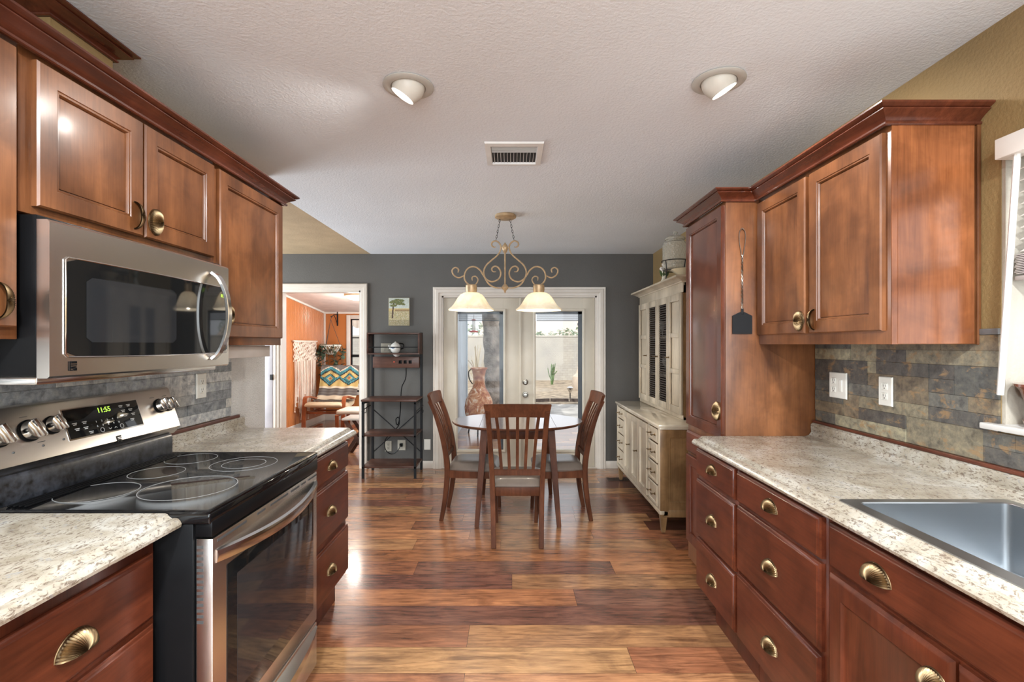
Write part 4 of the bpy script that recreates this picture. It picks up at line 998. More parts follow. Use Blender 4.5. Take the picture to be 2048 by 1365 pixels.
# --- sink window: frame, glass, sill, blinds
t = thing('window_1', 'window over the sink with white blinds', 'window', (WRN+.12, .97, wz0), kind='structure')
b = B()
X0, X1 = WRN+.12, WRN+.15
for a in ((wy0, wz0, wy0+.04, wz1), (wy1-.04, wz0, wy1, wz1), (wy0, wz0, wy1, wz0+.04), (wy0, wz1-.04, wy1, wz1), ((wy0+wy1)/2-.02, wz0, (wy0+wy1)/2+.02, wz1)): b.box((X0, a[0], a[1]), (X1, a[2], a[3]))
b.obj('window_frame', WHITE, t)
b = B(); b.box((X0+.012, wy0+.03, wz0+.03), (X0+.016, wy1-.03, wz1-.03)); b.obj('glass_pane', GLASS, t)
b = B(); b.box((WRN-.036, wy0-.04, 1.131), (WRN-.0005, 1.565, 1.150), .003); b.box((WRN-.001, wy0, 1.131), (WRN+.125, wy1-.013, 1.150)); b.obj('window_sill', WHITE, t)
t = thing('window_blinds', 'white horizontal blinds raised partway over the sink window', 'blinds', (1.57, .95, 1.6))
b = B(); b.box((1.478, .40, 1.964), (1.533, 1.494, 2.026), .003); b.obj('valance', plain('valance_white', (.78, .74, .69), .4, var=.02), t)
for k in range(8):
    b = B(); z = 1.945-k*.036; b.strip([(x_, .95, z+dz_) for x_, dz_ in ((1.548, -.010), (1.566, -.001), (1.586, .006), (1.602, .010))], 1.07, .0025, (0, 1, 0)); b.obj('slat', BLINDM, t)
b = B()
for k in range(12): b.box((1.545, .42, 1.672-k*.0052), (1.600, 1.497+.003*math.sin(k*2.1), 1.675-k*.0052), 0)
b.box((1.548, .42, 1.596), (1.598, 1.502, 1.610), .003); so = b.obj('slat_stack', plain('stacked_slats', (.50, .46, .44), .4), t, 'gathered slats above the bottom rail')
b = B(); b.tube([(1.500, 1.447, 1.972), (1.497, 1.470, 1.6), (1.494, 1.492, 1.245)], .0085, 8); tag(b.obj('blind_wand', WHITE), 'long white tilt wand hanging in front of the sink window', 'blind wand')
# ceramic pot with cut-outs
t = thing('plant_pot', 'glossy brown ceramic pot with oval cut-outs on the window sill', 'plant pot', (1.600, 1.425, 1.150))
b = B(); pc = (1.604, 1.420, 0); n = 60; rows = []
zs = [1.170+i*.0075 for i in range(15)]
def pr(z): k = (z-1.170)/.105; return .062+.030*k+.006*max(0, k-.85)/.15
def hole(a, z):
    k = (z-1.170)/.105
    for c0 in range(6):
        c = c0*PI/3+PI*.95; da = (a-c+PI) % (2*PI)-PI
        for ox, oz, rx, rz, tl_ in ((-.16, .42, .15, .20, .5), (.16, .42, .15, .20, -.5), (0, .68, .12, .16, 0)):
            if ((da-ox)/rx)**2+((k-oz)/rz)**2 < 1: return True
    return False
n = 120; zs = [1.170+i*.105/28 for i in range(29)]
V = [[b.bm.verts.new((pc[0]+pr(z)*math.cos(i*2*PI/n), pc[1]+pr(z)*math.sin(i*2*PI/n), z)) for i in range(n)] for z in zs]
for j in range(28):
    for i in range(n):
        if not hole((i+.5)*2*PI/n, (zs[j]+zs[j+1])/2): b.bm.faces.new([V[j][i], V[j][(i+1) % n], V[j+1][(i+1) % n], V[j+1][i]])
b.lathe([(pr(1.275)-.002, 1.272), (pr(1.275)+.004, 1.273), (pr(1.275)+.004, 1.281), (pr(1.275)-.004, 1.281)], (pc[0], pc[1], 0), 48); b.obj('pot', CERAM, t)
b = B(); b.lathe([(.060, 1.151), (.078, 1.156), (.082, 1.170), (.076, 1.172), (.06, 1.166), (.001, 1.166)], (pc[0], pc[1], 0), 48); b.obj('saucer', CERAM, t)
b = B(); b.lathe([(.045, 1.167), (.062, 1.262), (.058, 1.262), (.001, 1.25)], (pc[0], pc[1], 0), 36); b.obj('inner_pot', plain('pink_white_liner', (.72, .52, .52), .5), t, 'pale pink inner liner')

# ------------------------------------------------------------------ ceiling fittings
def eyeball(loc, tilt, label):
    x, y_ = loc; t = thing('recessed_light', label, 'recessed light', (x, y_, CZ-.03), 'tilted eyeball recessed lights')
    b = B(); b.lathe([(.098, -.002), (.099, -.006), (.094, -.010), (.076, -.013), (.068, -.010), (.066, -.003)], (x, y_, CZ), 48); b.obj('trim_ring', plain('lamp_trim_nickel', (.52, .51, .47), .4, .2, var=.02), t)
    ax = Vector(tilt).normalized(); c = Vector((x, y_, CZ-.002))
    b = B(); R_ = .064; prof = [(R_*math.sin(a), R_*math.cos(a)) for a in [PI/2+.5-k*.1 for k in range(0, 11)]]
    prof = [(r, z) for r, z in prof if r > .02]
    b.lathe([(R_*math.cos(a), R_*math.sin(a)) for a in [-.5+k*.14 for k in range(8)]]+[(.048, R_*.72), (.046, R_*.55)], c, 40, ax); b.obj('eyeball', plain('lamp_ball_cream', (.58, .55, .49), .45, var=.02), t)
    b = B(); b.lathe([(.047, R_*.66), (.001, R_*.70)], c, 32, ax); b.obj('lens', LAMPE, t)
    return t
eyeball((-.408, 1.92), (-.5, .06, -.80), 'tilted eyeball ceiling light aimed at the left cabinets')
eyeball((.798, 1.883), (.47, .03, -.82), 'tilted eyeball ceiling light aimed at the right cabinets')
light('eyeball_left_beam', 'SPOT', (-.455, 1.93, CZ-.075), 20, (1, .96, .9), .04, (-1.3, 2.2, 1.3), 2.5)
light('eyeball_right_beam', 'SPOT', (.845, 1.893, CZ-.075), 20, (1, .96, .9), .04, (1.5, 2.2, 1.3), 2.5)
for x, y_ in ((-.408, .1), (.798, .1), (-.408, -1.5), (.798, -1.5)): light('rear_ceiling_fill', 'AREA', (x, y_, CZ-.02), 54, (.90, .965, 1), .14, (x, y_, 0))  # unseen fill lamps added above and behind the camera, no fittings built
t = thing('ceiling_vent', 'square white air vent in the ceiling with slanted louvres', 'vent', (.01, 2.60, CZ-.012))
b = B(); f_ = Frame((0, 0, CZ-.001), (1, 0, 0), (0, 1, 0), (0, 0, -1))
rows = [[f_.p(-.14+o, 2.448+o, n), f_.p(.162-o, 2.448+o, n), f_.p(.162-o, 2.752-o, n), f_.p(-.14+o, 2.752-o, n)] for o, n in ((0, 0), (.002, .010), (.030, .014), (.034, .004), (.034, .001))]
b.grid(rows, close_v=True); b.obj('frame', WHITE, t)
b = B(); b.box((-.11, 2.48, CZ-.003), (.13, 2.72, CZ-.001)); b.obj('duct_shade_plate', BLACKM, t)  # dark plate below the ceiling, painted shade of the duct behind the louvres
for k in range(5):
    b = B(); y_ = 2.49+k*.018; b.bar((-.105, y_, CZ-.008), (.128, y_, CZ-.008), .0015, .008, (0, .3, 1)); b.obj('louvre', WHITE, t)
for k in range(13):
    b = B(); x = -.095+k*.0175; b.bar((x, 2.585, CZ-.006), (x, 2.715, CZ-.006), .0015, .010, (.2, 0, 1)); b.obj('louvre', WHITE, t)

# chandelier
CYc = 3.84
t = thing('chandelier', 'gold scrolled iron chandelier with two glowing glass bell shades over the table', 'chandelier', (-.055, CYc, 1.67))
def cp(zx, zy): return Vector((-.055+(zx-772)*.0008655, CYc, 2.538-zy*.0008655))
b = B(); c0 = cp(776, 0); b.lathe([(.078, CZ), (.083, CZ-.006), (.083, CZ-.022), (.070, CZ-.030), (.030, CZ-.034), (.001, CZ-.036)], (c0.x, CYc, 0), 40); b.obj('canopy', GOLDM, t)
def both(pts, r, mb, n=8, k=6):
    sp = smoothpath([cp(*p) for p in pts], k); m = len(sp)
    rr_ = [r*min(1, .45+6*min(i, m-1-i)/m) for i in range(m)]
    mb.tube(sp, rr_, n, up=(0, 1, 0))
    mb.tube([Vector((-.11-p.x, p.y, p.z)) for p in sp], rr_, n, up=(0, 1, 0))
b = B()
both([(690, 428), (668, 430), (650, 410), (658, 384), (690, 374), (720, 395), (735, 430), (722, 478), (695, 512), (650, 550), (600, 598), (578, 655), (592, 715), (635, 775), (700, 802), (750, 800)], .0062, b)
both([(690, 655), (662, 652), (652, 626), (680, 604), (716, 622), (734, 670), (712, 722), (655, 745), (605, 725), (572, 682), (545, 640), (500, 610), (452, 614), (415, 648), (402, 700), (416, 745), (455, 780), (472, 790)], .0062, b)
both([(402, 688), (350, 708), (305, 684), (291, 642), (318, 616), (348, 632), (344, 662)], .0058, b)
both([(472, 788), (506, 768), (526, 728), (505, 697), (474, 704), (474, 735)], .0050, b)
b.obj('scroll_arms', GOLDM, t)
b = B(); b.tube([cp(772, 430), cp(772, 800)], .0062); 
for zy, prof in ((440, [(.001, -.045), (.008, -.04), (.014, -.03), (.022, -.012), (.024, .006), (.018, .024), (.008, .034), (.006, .042), (.001, .045)]), (800, [(.001, -.045), (.004, -.04), (.010, -.022), (.026, -.006), (.028, .004), (.020, .016), (.008, .03), (.001, .034)])):
    b.lathe(prof, cp(772, zy), 20)
b.bar(cp(738, 436), cp(806, 436), .006, .006); b.obj('centre_column', GOLDM, t)
b = B()
for s_ in (-1, 1):
    p0, p1 = Vector((-.055+s_*.040, CYc, CZ-.036)), Vector((-.055+s_*.072, CYc, cp(0, 372).z)); nl_ = 8
    for i in range(nl_):
        c = p0+(p1-p0)*((i+.5)/nl_); d = (p1-p0).normalized(); e = Vector((0, 1, 0)) if i % 2 else d.cross(Vector((0, 1, 0)))
        b.tube([c+d*.013*math.cos(a*PI/6)+e*.006*math.sin(a*PI/6) for a in range(12)], .0017, 5, closed=True)
b.obj('chain', BLACKM, t)
for s_ in (-1, 1):
    cx = -.055+s_*.2655
    b = B(); b.lathe([(.001, 1.872), (.038, 1.870), (.045, 1.862), (.045, 1.825), (.040, 1.806), (.001, 1.805)], (cx, CYc, 0), 32); so = b.obj('socket_cap', GOLDM, t)
    b = B(); prof = [(.048, 1.806), (.062, 1.803), (.085, 1.790), (.105, 1.768), (.122, 1.740), (.140, 1.712), (.160, 1.690), (.178, 1.677), (.181, 1.670), (.174, 1.667)]
    b.lathe(prof+[(r-.004, z-.002) for r, z in prof[::-1][1:]], (cx, CYc, 0), 48); b.obj('glass_shade', SHADEG, t, 'alabaster glass bell shade')
    b = B(); b.sphere((cx, CYc, 1.745), .028, 14, (1, 1, 1.2)); b.lathe([(.016, 1.77), (.016, 1.806)], (cx, CYc, 0), 16); b.obj('bulb', BULBE, so)
    light('chandelier_bulb', 'POINT', (cx, CYc, 1.705), 12, (1, .90, .76), .03)

# ------------------------------------------------------------------ dining table and chairs
TX, TY = .045, 4.14
t = thing('dining_table', 'round dark wood drop-leaf dining table in front of the french doors', 'dining table', (TX, TY, 0))
b = B(); rx, ry = .552, .440; prof = [(.001, .7285), (.94, .7285), (.972, .733), (.99, .741), (1.0, .7495), (.992, .755), (.001, .7555)]
b.lathe([(r, z) for r, z in prof], (TX, TY, 0), 96, sx=rx, sy=ry); top = b.obj('tabletop', W_TABLE, t)
for x in (-.30, .30):
    b = B(); yy = ry*math.sqrt(1-(x/rx)**2)-.006; b.box((TX+x-.0012, TY-yy, .7553), (TX+x+.0012, TY+yy, .7558)); b.obj('leaf_seam', INKD, top)
b = B(); 
for (x0, y0, x1, y1) in ((-.27, -.32, .27, -.30), (-.27, .30, .27, .32), (-.29, -.31, -.27, .31), (.27, -.31, .29, .31)): b.box((TX+x0, TY+y0, .655), (TX+x1, TY+y1, .729), .002)
b.obj('apron', W_DARK, t)
for sx_ in (-1, 1):
    for sy_ in (-1, 1):
        b = B(); b.bar((TX+sx_*.315, TY+sy_*.41, 0), (TX+sx_*.262, TY+sy_*.30, .729), .034, .034, (0, 1, 0), .056, .056, .004); b.obj('leg', W_DARK, t)
def make_chair():
    t = thing('dining_chair', '', 'chair', (0, 0, 0), 'slat back dining chairs')
    for s_ in (-1, 1):
        b = B(); pth = smoothpath([(s_*.163, -.015, 0), (s_*.167, .020, .20), (s_*.172, .035, .42), (s_*.182, .010, .62), (s_*.192, -.045, .82), (s_*.200, -.100, .955)], 5)
        b.strip(pth, .034, [.030+.012*math.sin(PI*min(1, i/len(pth)*1.25)) for i in range(len(pth))], (1, 0, 0)); bmesh.ops.bevel(b.bm, geom=[e for e in b.bm.edges], offset=.0025, segments=1, affect='EDGES'); b.obj('back_leg', W_DARK, t)
        b = B(); b.bar((s_*.185, .425, 0), (s_*.190, .405, .41), .030, .030, (0, 1, 0), .042, .042, .003); b.obj('front_leg', W_DARK, t)
    b = B(); n = 12   # curved top rail
    rows = []
    for i in range(n+1):
        u = -1+2*i/n; x = .228*u; bowy = -.022*(1-u*u); zt = 1.000+.004*(1-u*u); z0 = .905+.008*(1-u*u)
        x0 = .212*u
        rows.append([Vector((x0, -.088+bowy, z0)), Vector((x0, -.066+bowy, z0)), Vector((x, -.092+bowy, zt)), Vector((x, -.116+bowy, zt))])
    V, fs = b.grid(rows, close_v=True); fs += [b.bm.faces.new(V[0]), b.bm.faces.new(V[-1])]; bmesh.ops.recalc_face_normals(b.bm, faces=fs)
    bmesh.ops.bevel(b.bm, geom=[e for e in b.bm.edges if e.calc_face_angle(0) > .6], offset=.004, segments=2, affect='EDGES'); b.obj('top_rail', W_DARK, t)
    b = B(); b.bar((-.17, .022, .512), (.17, .022, .512), .022, .040, (0, 0, 1), bev=.003); b.obj('lower_rail', W_DARK, t)
    for k in range(5):
        b = B(); u = (k-2)/2; b.strip(smoothpath([(u*.108, .018, .515), (u*.118, .005, .64), (u*.130, -.045, .80), (u*.142, -.092-.010*(1-u*u), .915)], 4), .021, .009, (1, 0, 0)); b.obj('slat', W_DARK, t)
    b = B(); b.box((-.165, .030, .345), (.165, .052, .405), .002); b.box((-.185, .395, .345), (.185, .417, .405), .002)
    for s_ in (-1, 1): b.bar((s_*.172, .04, .375), (s_*.19, .41, .375), .020, .06)
    b.obj('seat_frame', W_DARK, t)
    b = B(); rows = []; n = 14
    for j in range(n+1):
        v = -1+2*j/n; row = []
        for i in range(n+1):
            u = -1+2*i/n; wdt = .185+.035*(v+1)/2; e = max(0, 1-abs(u)**5)*max(0, 1-abs(v)**5)
            row.append(Vector((u*wdt*(1-.04*abs(v)**4), .235+v*.205*(1-.04*abs(u)**4), .412+.058*e**.5-.006*math.exp(-((u*u+v*v)*3)))))
        rows.append(row)
    V, fs = b.grid(rows)
    ring_ = V[0]+[V[j][n] for j in range(1, n+1)]+V[n][::-1][1:]+[V[j][0] for j in range(n-1, 0, -1)]
    low = [b.bm.verts.new((v.co.x*.97, .235+(v.co.y-.235)*.97, .400)) for v in ring_]
    for k in range(len(ring_)): fs.append(b.bm.faces.new([ring_[k], ring_[(k+1) % len(ring_)], low[(k+1) % len(ring_)], low[k]]))
    fs.append(b.bm.faces.new(low)); bmesh.ops.recalc_face_normals(b.bm, faces=fs); b.obj('seat', SEATM, t, 'padded brown seat', angle=60)
    return t
ch = make_chair(); ch['label'] = 'slat back dining chair on the near side of the round table, back to the viewer'
dup(ch, (-.540, 4.03, 0), -PI/2-.04, 'slat back dining chair on the left side of the round table')
dup(ch, (.605, 4.03, 0), PI/2+.04, 'slat back dining chair on the right side of the round table')
ch.location = (.037, 3.355, 0)

# ------------------------------------------------------------------ hutch
HX = 1.086; H0, H1 = 3.57, 5.03; HT = .812
t = thing('china_hutch', 'cream and honey wood china hutch with grille doors along the right wall', 'hutch', (1.31, 4.30, 0))
fh = face_right(HX)
b = B(); b.box((HX+.012, H0+.012, .175), (WRN-.01, H1-.012, HT-.028), .002); b.obj('base_body', W_HUTCHS, t)
b = B(); b.box((HX-.018, H0-.018, HT-.024), (WRN-.006, H1+.018, HT), .006); b.box((HX-.008, H0-.008, HT-.038), (WRN-.006, H1+.008, HT-.024), .004); b.obj('base_top', plain('hutch_polished_top', (.60, .52, .40), .14, coat=.6), t)
b = B(); b.box((HX-.006, H0-.004, .150), (HX+.03, H1+.004, .182), .004)
for y_ in (H0, H1-.045): b.box((HX-.004, y_, .182), (HX+.02, y_+.045, HT-.038), .003)
for y_ in (3.625+.25+.0, 4.70): b.box((HX, y_-.012, .182), (HX+.02, y_+.012, HT-.038), .002)
b.obj('front_frame', W_HUTCH, t)
b = B(); fs2 = Frame((0, H0+.012, 0), (1, 0, 0), (0, 0, 1), (0, -1, 0)); b.loft(fs2, HX+.02, WRN-.012, .185, HT-.042, [(0, 0), (0, .010), (.050, .010), (.058, .006), (.062, .002), (.075, .002)]); b.box((HX-.002, H0-.004, .1765), (HX+.062, H0+.02, HT-.04), .003); b.box((HX+.02, H0, .128), (WRN-.01, H0+.03, .185), .006); b.obj('side_panel', W_HUTCHS, t)
for x, y_ in ((HX+.03, H0+.03), (HX+.03, H1-.03), (WRN-.04, H0+.03), (WRN-.04, H1-.03)):
    b = B(); b.bar((x, y_, .012), (x, y_, .15), .028, .028, (1, 0, 0), .052, .052, .003); b.box((x-.03, y_-.03, .14), (x+.03, y_+.03, .176), .004); b.obj('leg', W_HUTCHS, t)
def tpull(parent, fr, u, v):
    b = B(); b.tube([fr.p(u, v, .0), fr.p(u, v, .026)], .0045, 8); b.tube([fr.p(u-.016, v, .028), fr.p(u+.016, v, .028)], .005, 8); b.lathe([(.010, 0), (.008, .004), (.005, .006)], fr.p(u, v, .001), 14, fr.n); b.obj('t_pull', BRASS, parent, 'small brass T-shaped pull')
DR = [(0, 0), (0, .006), (.004, .010), (.020, .010), (.024, .004), (.028, .004)]
for y0, y1 in ((3.625, 3.86), (4.715, 4.975)):
    for z0, z1 in ((.665, .765), (.515, .653), (.358, .503), (.192, .346)):
        b = B(); b.loft(fh, y0, y1, z0, z1, DR); d = b.obj('drawer', W_HUTCH, t)
        for u in (.28, .72): tpull(d, face_right(HX-.004), interp(y0, y1, u), (z0+z1)/2)
for k, (y0, y1) in enumerate(((3.892, 4.155), (4.160, 4.422), (4.427, 4.690))):
    b = B(); b.loft(fh, y0, y1, .192, .765, [(0, 0), (0, .012), (.003, .015), (.050, .015), (.053, .012), (.056, -.006), (.06, -.006)]); d = b.obj('door', W_HUTCH, t)
    if k: tpull(d, face_right(HX-.013), y0+.028 if k == 2 else y0+.028, .485)
U0, U1, UX = 3.775, 5.045, 1.325; fu = face_right(UX)
b = B()
b.box((UX+.004, U0, HT), (WRN-.004, U0+.02, 1.86)); b.box((UX+.004, U1-.02, HT), (WRN-.004, U1, 1.86)); b.box((WRN-.02, U0, HT), (WRN-.004, U1, 1.86)); b.box((UX+.004, U0, HT), (WRN-.004, U1, HT+.02)); b.box((UX+.004, U0, 1.80), (WRN-.004, U1, 1.86))
b.obj('upper_case', W_HUTCHS, t)
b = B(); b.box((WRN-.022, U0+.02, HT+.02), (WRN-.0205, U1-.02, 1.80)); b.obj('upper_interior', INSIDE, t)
for z in (1.11, 1.45): b = B(); b.box((UX+.03, U0+.02, z), (WRN-.025, U1-.02, z+.018)); b.obj('inner_shelf', W_HUTCH, t)
b = B(); b.box((UX-.002, U0, HT+.001), (UX+.012, U1, HT+.035), .003); b.obj('plinth', W_HUTCH, t)
b = B(); b.box((UX-.004, U0, 1.805), (UX+.012, U1, 1.885), .003)
b.sweep([(WRN-.006, U0), (UX-.002, U0), (UX-.002, U1), (WRN-.006, U1)][::-1], [(0, 1.880), (.010, 1.882), (.014, 1.890), (.034, 1.900), (.055, 1.912), (.075, 1.916), (.075, 1.930), (-.3 if False else 0, 1.930)])
b.obj('cornice', W_HUTCH, t)
b = B(); b.box((UX-.02, U0-.02, 1.915), (WRN-.006, U1+.02, 1.929)); b.obj('top_board', W_HUTCH, t)
for k in range(4):
    y0 = U0+.008+k*.3145; y1 = y0+.310; grille = k in (1, 2)
    if not grille:
        b = B(); 
        b.box((y0, .848, 0), (y0+.042, 1.802, .016), .002, fu); b.box((y1-.042, .848, 0), (y1, 1.802, .016), .002, fu)
        zz = [.848, .905, 1.165, 1.20, 1.455, 1.49, 1.745, 1.802]
        for a, c in ((0, 1), (2, 3), (4, 5), (6, 7)): b.box((y0+.042, zz[a], 0), (y1-.042, zz[c], .0155), .001, fu)
        b.box((y0+.03, .86, -.012), (y1-.03, 1.79, -.004), 0, fu); d = b.obj('panel_door', W_HUTCH, t)
    else:
        b = B(); b.box((y0, .848, 0), (y0+.045, 1.802, .016), .002, fu); b.box((y1-.045, .848, 0), (y1, 1.802, .016), .002, fu); b.box((y0+.045, .848, 0), (y1-.045, .905, .0155), .001, fu); b.box((y0+.045, 1.745, 0), (y1-.045, 1.802, .0155), .001, fu); d = b.obj('grille_door', W_HUTCH, t)
        b = B()
        for q in range(42): z = .912+q*.02; b.box((y0+.044, z, .003), (y1-.044, z+.009, .0065), 0, fu)
        for q in range(6): u = interp(y0+.06, y1-.06, q/5); b.box((u-.0012, .90, .002), (u+.0012, 1.75, .004), 0, fu)
        b.obj('wire_grille', SCREENM, d, 'fine dark wire grille')
    if k < 3 or True: tpull(d, face_right(UX-.014), (y1-.02) if k in (0, 1) else (y0+.02), 1.29)
for y_, z in ((4.22, 1.128), (4.30, 1.468), (4.18, 1.468), (4.5, 1.128), (4.6, 1.468)):
    b = B(); b.lathe([(.028, 0), (.028, .003), (.004, .006), (.004, .06), (.026, .08), (.034, .11), (.030, .15), (.028, .15), (.031, .11), (.001, .08)], (1.42, y_, z), 20)
    tag(b.obj('goblet', JARG), 'stemmed clear glass standing inside the hutch behind the wire grille', 'glass', 'glasses inside the hutch')
# jar, stand, bowl, figurine
jy = 4.02; jx = 1.345
t = thing('glass_jar', 'pebbled clear glass jar with domed lid on top of the hutch', 'jar', (jx, jy, 2.0))
b = B(); b.lathe([(.001, 2.012), (.080, 2.012), (.098, 2.024), (.100, 2.05), (.100, 2.215), (.092, 2.235), (.075, 2.245), (.070, 2.262)], (jx, jy, 0), 40, mod=lambda a, z: 1+.012*math.sin(a*22+z*90)*math.cos(z*160)); b.obj('jar_body', JARG, t)
b = B(); b.lathe([(.080, 2.262), (.084, 2.270), (.074, 2.282), (.040, 2.296), (.014, 2.300), (.012, 2.306), (.024, 2.318), (.016, 2.330), (.001, 2.332)], (jx, jy, 0), 36); b.obj('lid', JARG, t)
t = thing('jar_stand', 'black wire stand under the pebbled glass jar', 'stand', (jx, jy, 1.93))
b = B()
for z, r in ((2.085, .108), (2.008, .092)): b.tube([(jx+r*math.cos(i*PI/18), jy+r*math.sin(i*PI/18), z) for i in range(36)], .0035, 6, closed=True)
b.obj('rings', BLACKM, t)
for i in range(4):
    b = B(); a = i*PI/2+.5; b.tube([(jx+.108*math.cos(a), jy+.108*math.sin(a), 2.085), (jx+.094*math.cos(a), jy+.094*math.sin(a), 2.0), (jx+.104*math.cos(a), jy+.104*math.sin(a), 1.933)], .0035, 6); b.obj('leg', BLACKM, t)
b = B(); b.lathe([(.04, 0), (.055, .004), (.085, .035), (.118, .060), (.122, .064), (.112, .064), (.08, .035), (.04, .01), (.001, .008)], (1.385, 3.87, 1.9305), 40, mod=lambda a, z: 1+.03*math.sin(a*8)*z*12); tag(b.obj('ceramic_bowl', plain('cream_ceramic', (.66, .56, .38), .2, coat=.4)), 'wide cream ceramic bowl in front of the glass jar', 'bowl')
fgx, fgy = 1.345, 4.30
t = thing('flower_figurine', 'small pale figurine with green leaves beside the glass jar', 'figurine', (fgx, fgy, 1.93))
b = B(); b.lathe([(.045, 1.931), (.040, 1.95), (.022, 1.975), (.018, 2.0), (.026, 2.03), (.014, 2.055), (.001, 2.06)], (fgx, fgy, 0), 20, mod=lambda a, z: 1+.15*math.sin(3*a+z*40)); b.obj('body', plain('pale_porcelain', (.66, .62, .50), .3), t)
b = B()
for p, r in (((0, -.01, 2.10), .024), ((-.02, 0, 2.065), .02), ((.02, .01, 2.075), .018)): 
    for k in range(6): b.sphere((fgx+p[0]+r*.6*math.cos(k*PI/3), fgy+p[1]+r*.4*math.sin(k*PI/3), p[2]+r*.5*math.sin(k*PI/3)), r*.55, 8)
b.obj('blossoms', plain('white_blossom', (.78, .74, .70), .5), t)
b = B()
for k in range(9):
    a = k*.7; p = Vector((fgx, fgy, 1.97)); d = Vector((math.cos(a)*.5, math.sin(a)*.5, .9)).normalized(); e = d.cross(Vector((0, 1, .1))).normalized(); l = .10
    b.face([p, p+d*l*.5+e*.010, p+d*l, p+d*l*.5-e*.010])
b.obj('leaves', LEAF, t)
# floor register
t = thing('floor_register', 'bronze floor register in the planks beside the hutch foot', 'floor vent', (1.11, 5.17, 0))
b = B(); f_ = Frame((0, 0, 0), (1, 0, 0), (0, 1, 0), (0, 0, 1)); b.loft(f_, .985, 1.20, 5.02-.04, 5.15-.04, [(0, .0), (.003, .004), (.012, .005), (.014, .002)])
for k in range(12): b.box((1.005+k*.015, 5.0, .002), (1.010+k*.015, 5.09, .006))
b.obj('grille', plain('bronze_grille', (.07, .045, .035), .4, .4), t)

# ------------------------------------------------------------------ bakers rack
t = thing('bakers_rack', "black metal baker's rack with rustic dark shelves against the grey wall", 'rack', (-1.27, 5.26, 0))
rx0, rx1, ryf, ryb = -1.565, -.998, 5.07, 5.45
for x in (rx0+.012, rx1-.012):
    b = B(); b.box((x-.012, ryf, 0), (x+.012, ryf+.024, .815)); b.obj('front_post', BLACKM, t)
    b = B(); b.box((x-.012, ryb-.024, 0), (x+.012, ryb, 1.53)); b.obj('rear_post', BLACKM, t)
    b = B(); 
    for z in (.13, .455, .80): b.box((x-.008, ryf, z-.025), (x+.008, ryb, z-.008))
    b.obj('side_rail', BLACKM, t)
    s_ = -1 if x < -1.2 else 1
    b = B(); b.tube(smoothpath([(x+s_*.012, ryf+.01, .70), (x+s_*.02, ryf+.20, .715), (x+s_*.02, ryb-.03, .72)], 5), .005, 6)
    b.tube(smoothpath([(x+s_*.02, ryf+.20, .71), (x+s_*.025, ryf+.20, .665), (x+s_*.045, ryf+.20, .66), (x+s_*.05, ryf+.20, .69)], 4), .004, 6); b.obj('hook_rail', BLACKM, t)
for z, y0 in ((.823, ryf-.01), (.459, ryf+.005), (.128, ryf+.005)):
    b = B(); b.box((rx0+.001 if z < .8 else rx0-.005, y0, z-.020), (rx1-.001 if z < .8 else rx1+.005, ryb-.026 if z < .8 else ryb-.003, z), .002); b.obj('shelf', W_RACK, t)
b = B(); b.bar((rx0+.02, ryb-.006, .67), (rx1-.02, ryb-.006, .20), .010, .004, (0, 1, 0)); b.bar((rx0+.02, ryb-.001, .20), (rx1-.02, ryb-.001, .67), .010, .004, (0, 1, 0)); b.obj('cross_brace', BLACKM, t)
b = B(); hz0_, hz1_, hyf = 1.305, 1.525, 5.25
b.box((rx0, hyf, hz1_-.016), (rx1, ryb-.001, hz1_), .002); b.box((rx0, hyf, hz0_-.016), (rx1, ryb-.001, hz0_), .002); b.box((rx0, hyf, hz0_), (rx0+.016, ryb-.025, hz1_-.016), .001); b.box((rx1-.016, hyf, hz0_), (rx1, ryb-.025, hz1_-.016), .001); b.obj('upper_box_shelf', W_RACK, t)
b = B(); b.tube([(rx0+.01, hyf+.01, 1.368), (rx1-.01, hyf+.01, 1.368)], .005, 6); b.obj('guard_rail', BLACKM, t)
b = B(); b.box((rx0+.03, 5.375, 1.14), (rx1-.026, 5.425, 1.262), .003); pb = b.obj('power_board', W_RACK, t)
b = B()
for k in range(3): b.box((-1.25+k*.055, 5.371, 1.186), (-1.215+k*.055, 5.376, 1.222), .003)
b.obj('sockets', BLACKE, pb)
b = B(); b.lathe([(.0045, 0), (.0045, .003), (.001, .004)], (-1.30, 5.375, 1.205), 12, (0, -1, 0)); b.obj('power_light', LEDE, pb, 'small red power light')
b = B(); b.tube(smoothpath([(-1.18, 5.43, 1.15), (-1.19, 5.455, 1.02), (-1.235, 5.462, .92), (-1.245, 5.462, .80), (-1.25, 5.462, .66), (-1.27, 5.462, .52), (-1.29, 5.462, .50), (-1.30, 5.462, .56), (-1.27, 5.462, .58), (-1.265, 5.462, .50), (-1.33, 5.462, .42), (-1.42, 5.47, .33), (-1.42, 5.47, .22), (-1.35, 5.46, .17), (-1.28, 5.45, .21), (-1.245, 5.462, .268)], 6), .0045, 6)
b.box((-1.262, 5.462, .25), (-1.228, 5.491, .285), .004); tag(b.obj('power_cord', BLACKE), "black power cord running down behind the baker's rack to the outlet", 'cord')
tx, ty = -1.305+.03, 5.33
t = thing('teapot', "round white teapot with blue pattern on the baker's rack", 'teapot', (tx, ty, 1.305))
b = B(); b.lathe([(.001, 1.306), (.030, 1.306), (.045, 1.32), (.056, 1.345), (.056, 1.375), (.044, 1.40), (.026, 1.412), (.027, 1.414), (.012, 1.420), (.008, 1.428), (.001, 1.430)], (tx, ty, 0), 28); b.obj('body', plain('white_porcelain', (.68, .67, .63), .2, coat=.5), t)
b = B(); b.tube(smoothpath([(tx+.05, ty, 1.345), (tx+.085, ty, 1.36), (tx+.085, ty, 1.40), (tx+.045, ty, 1.41)], 5), .007, 8); b.obj('handle', BLACKE, t)
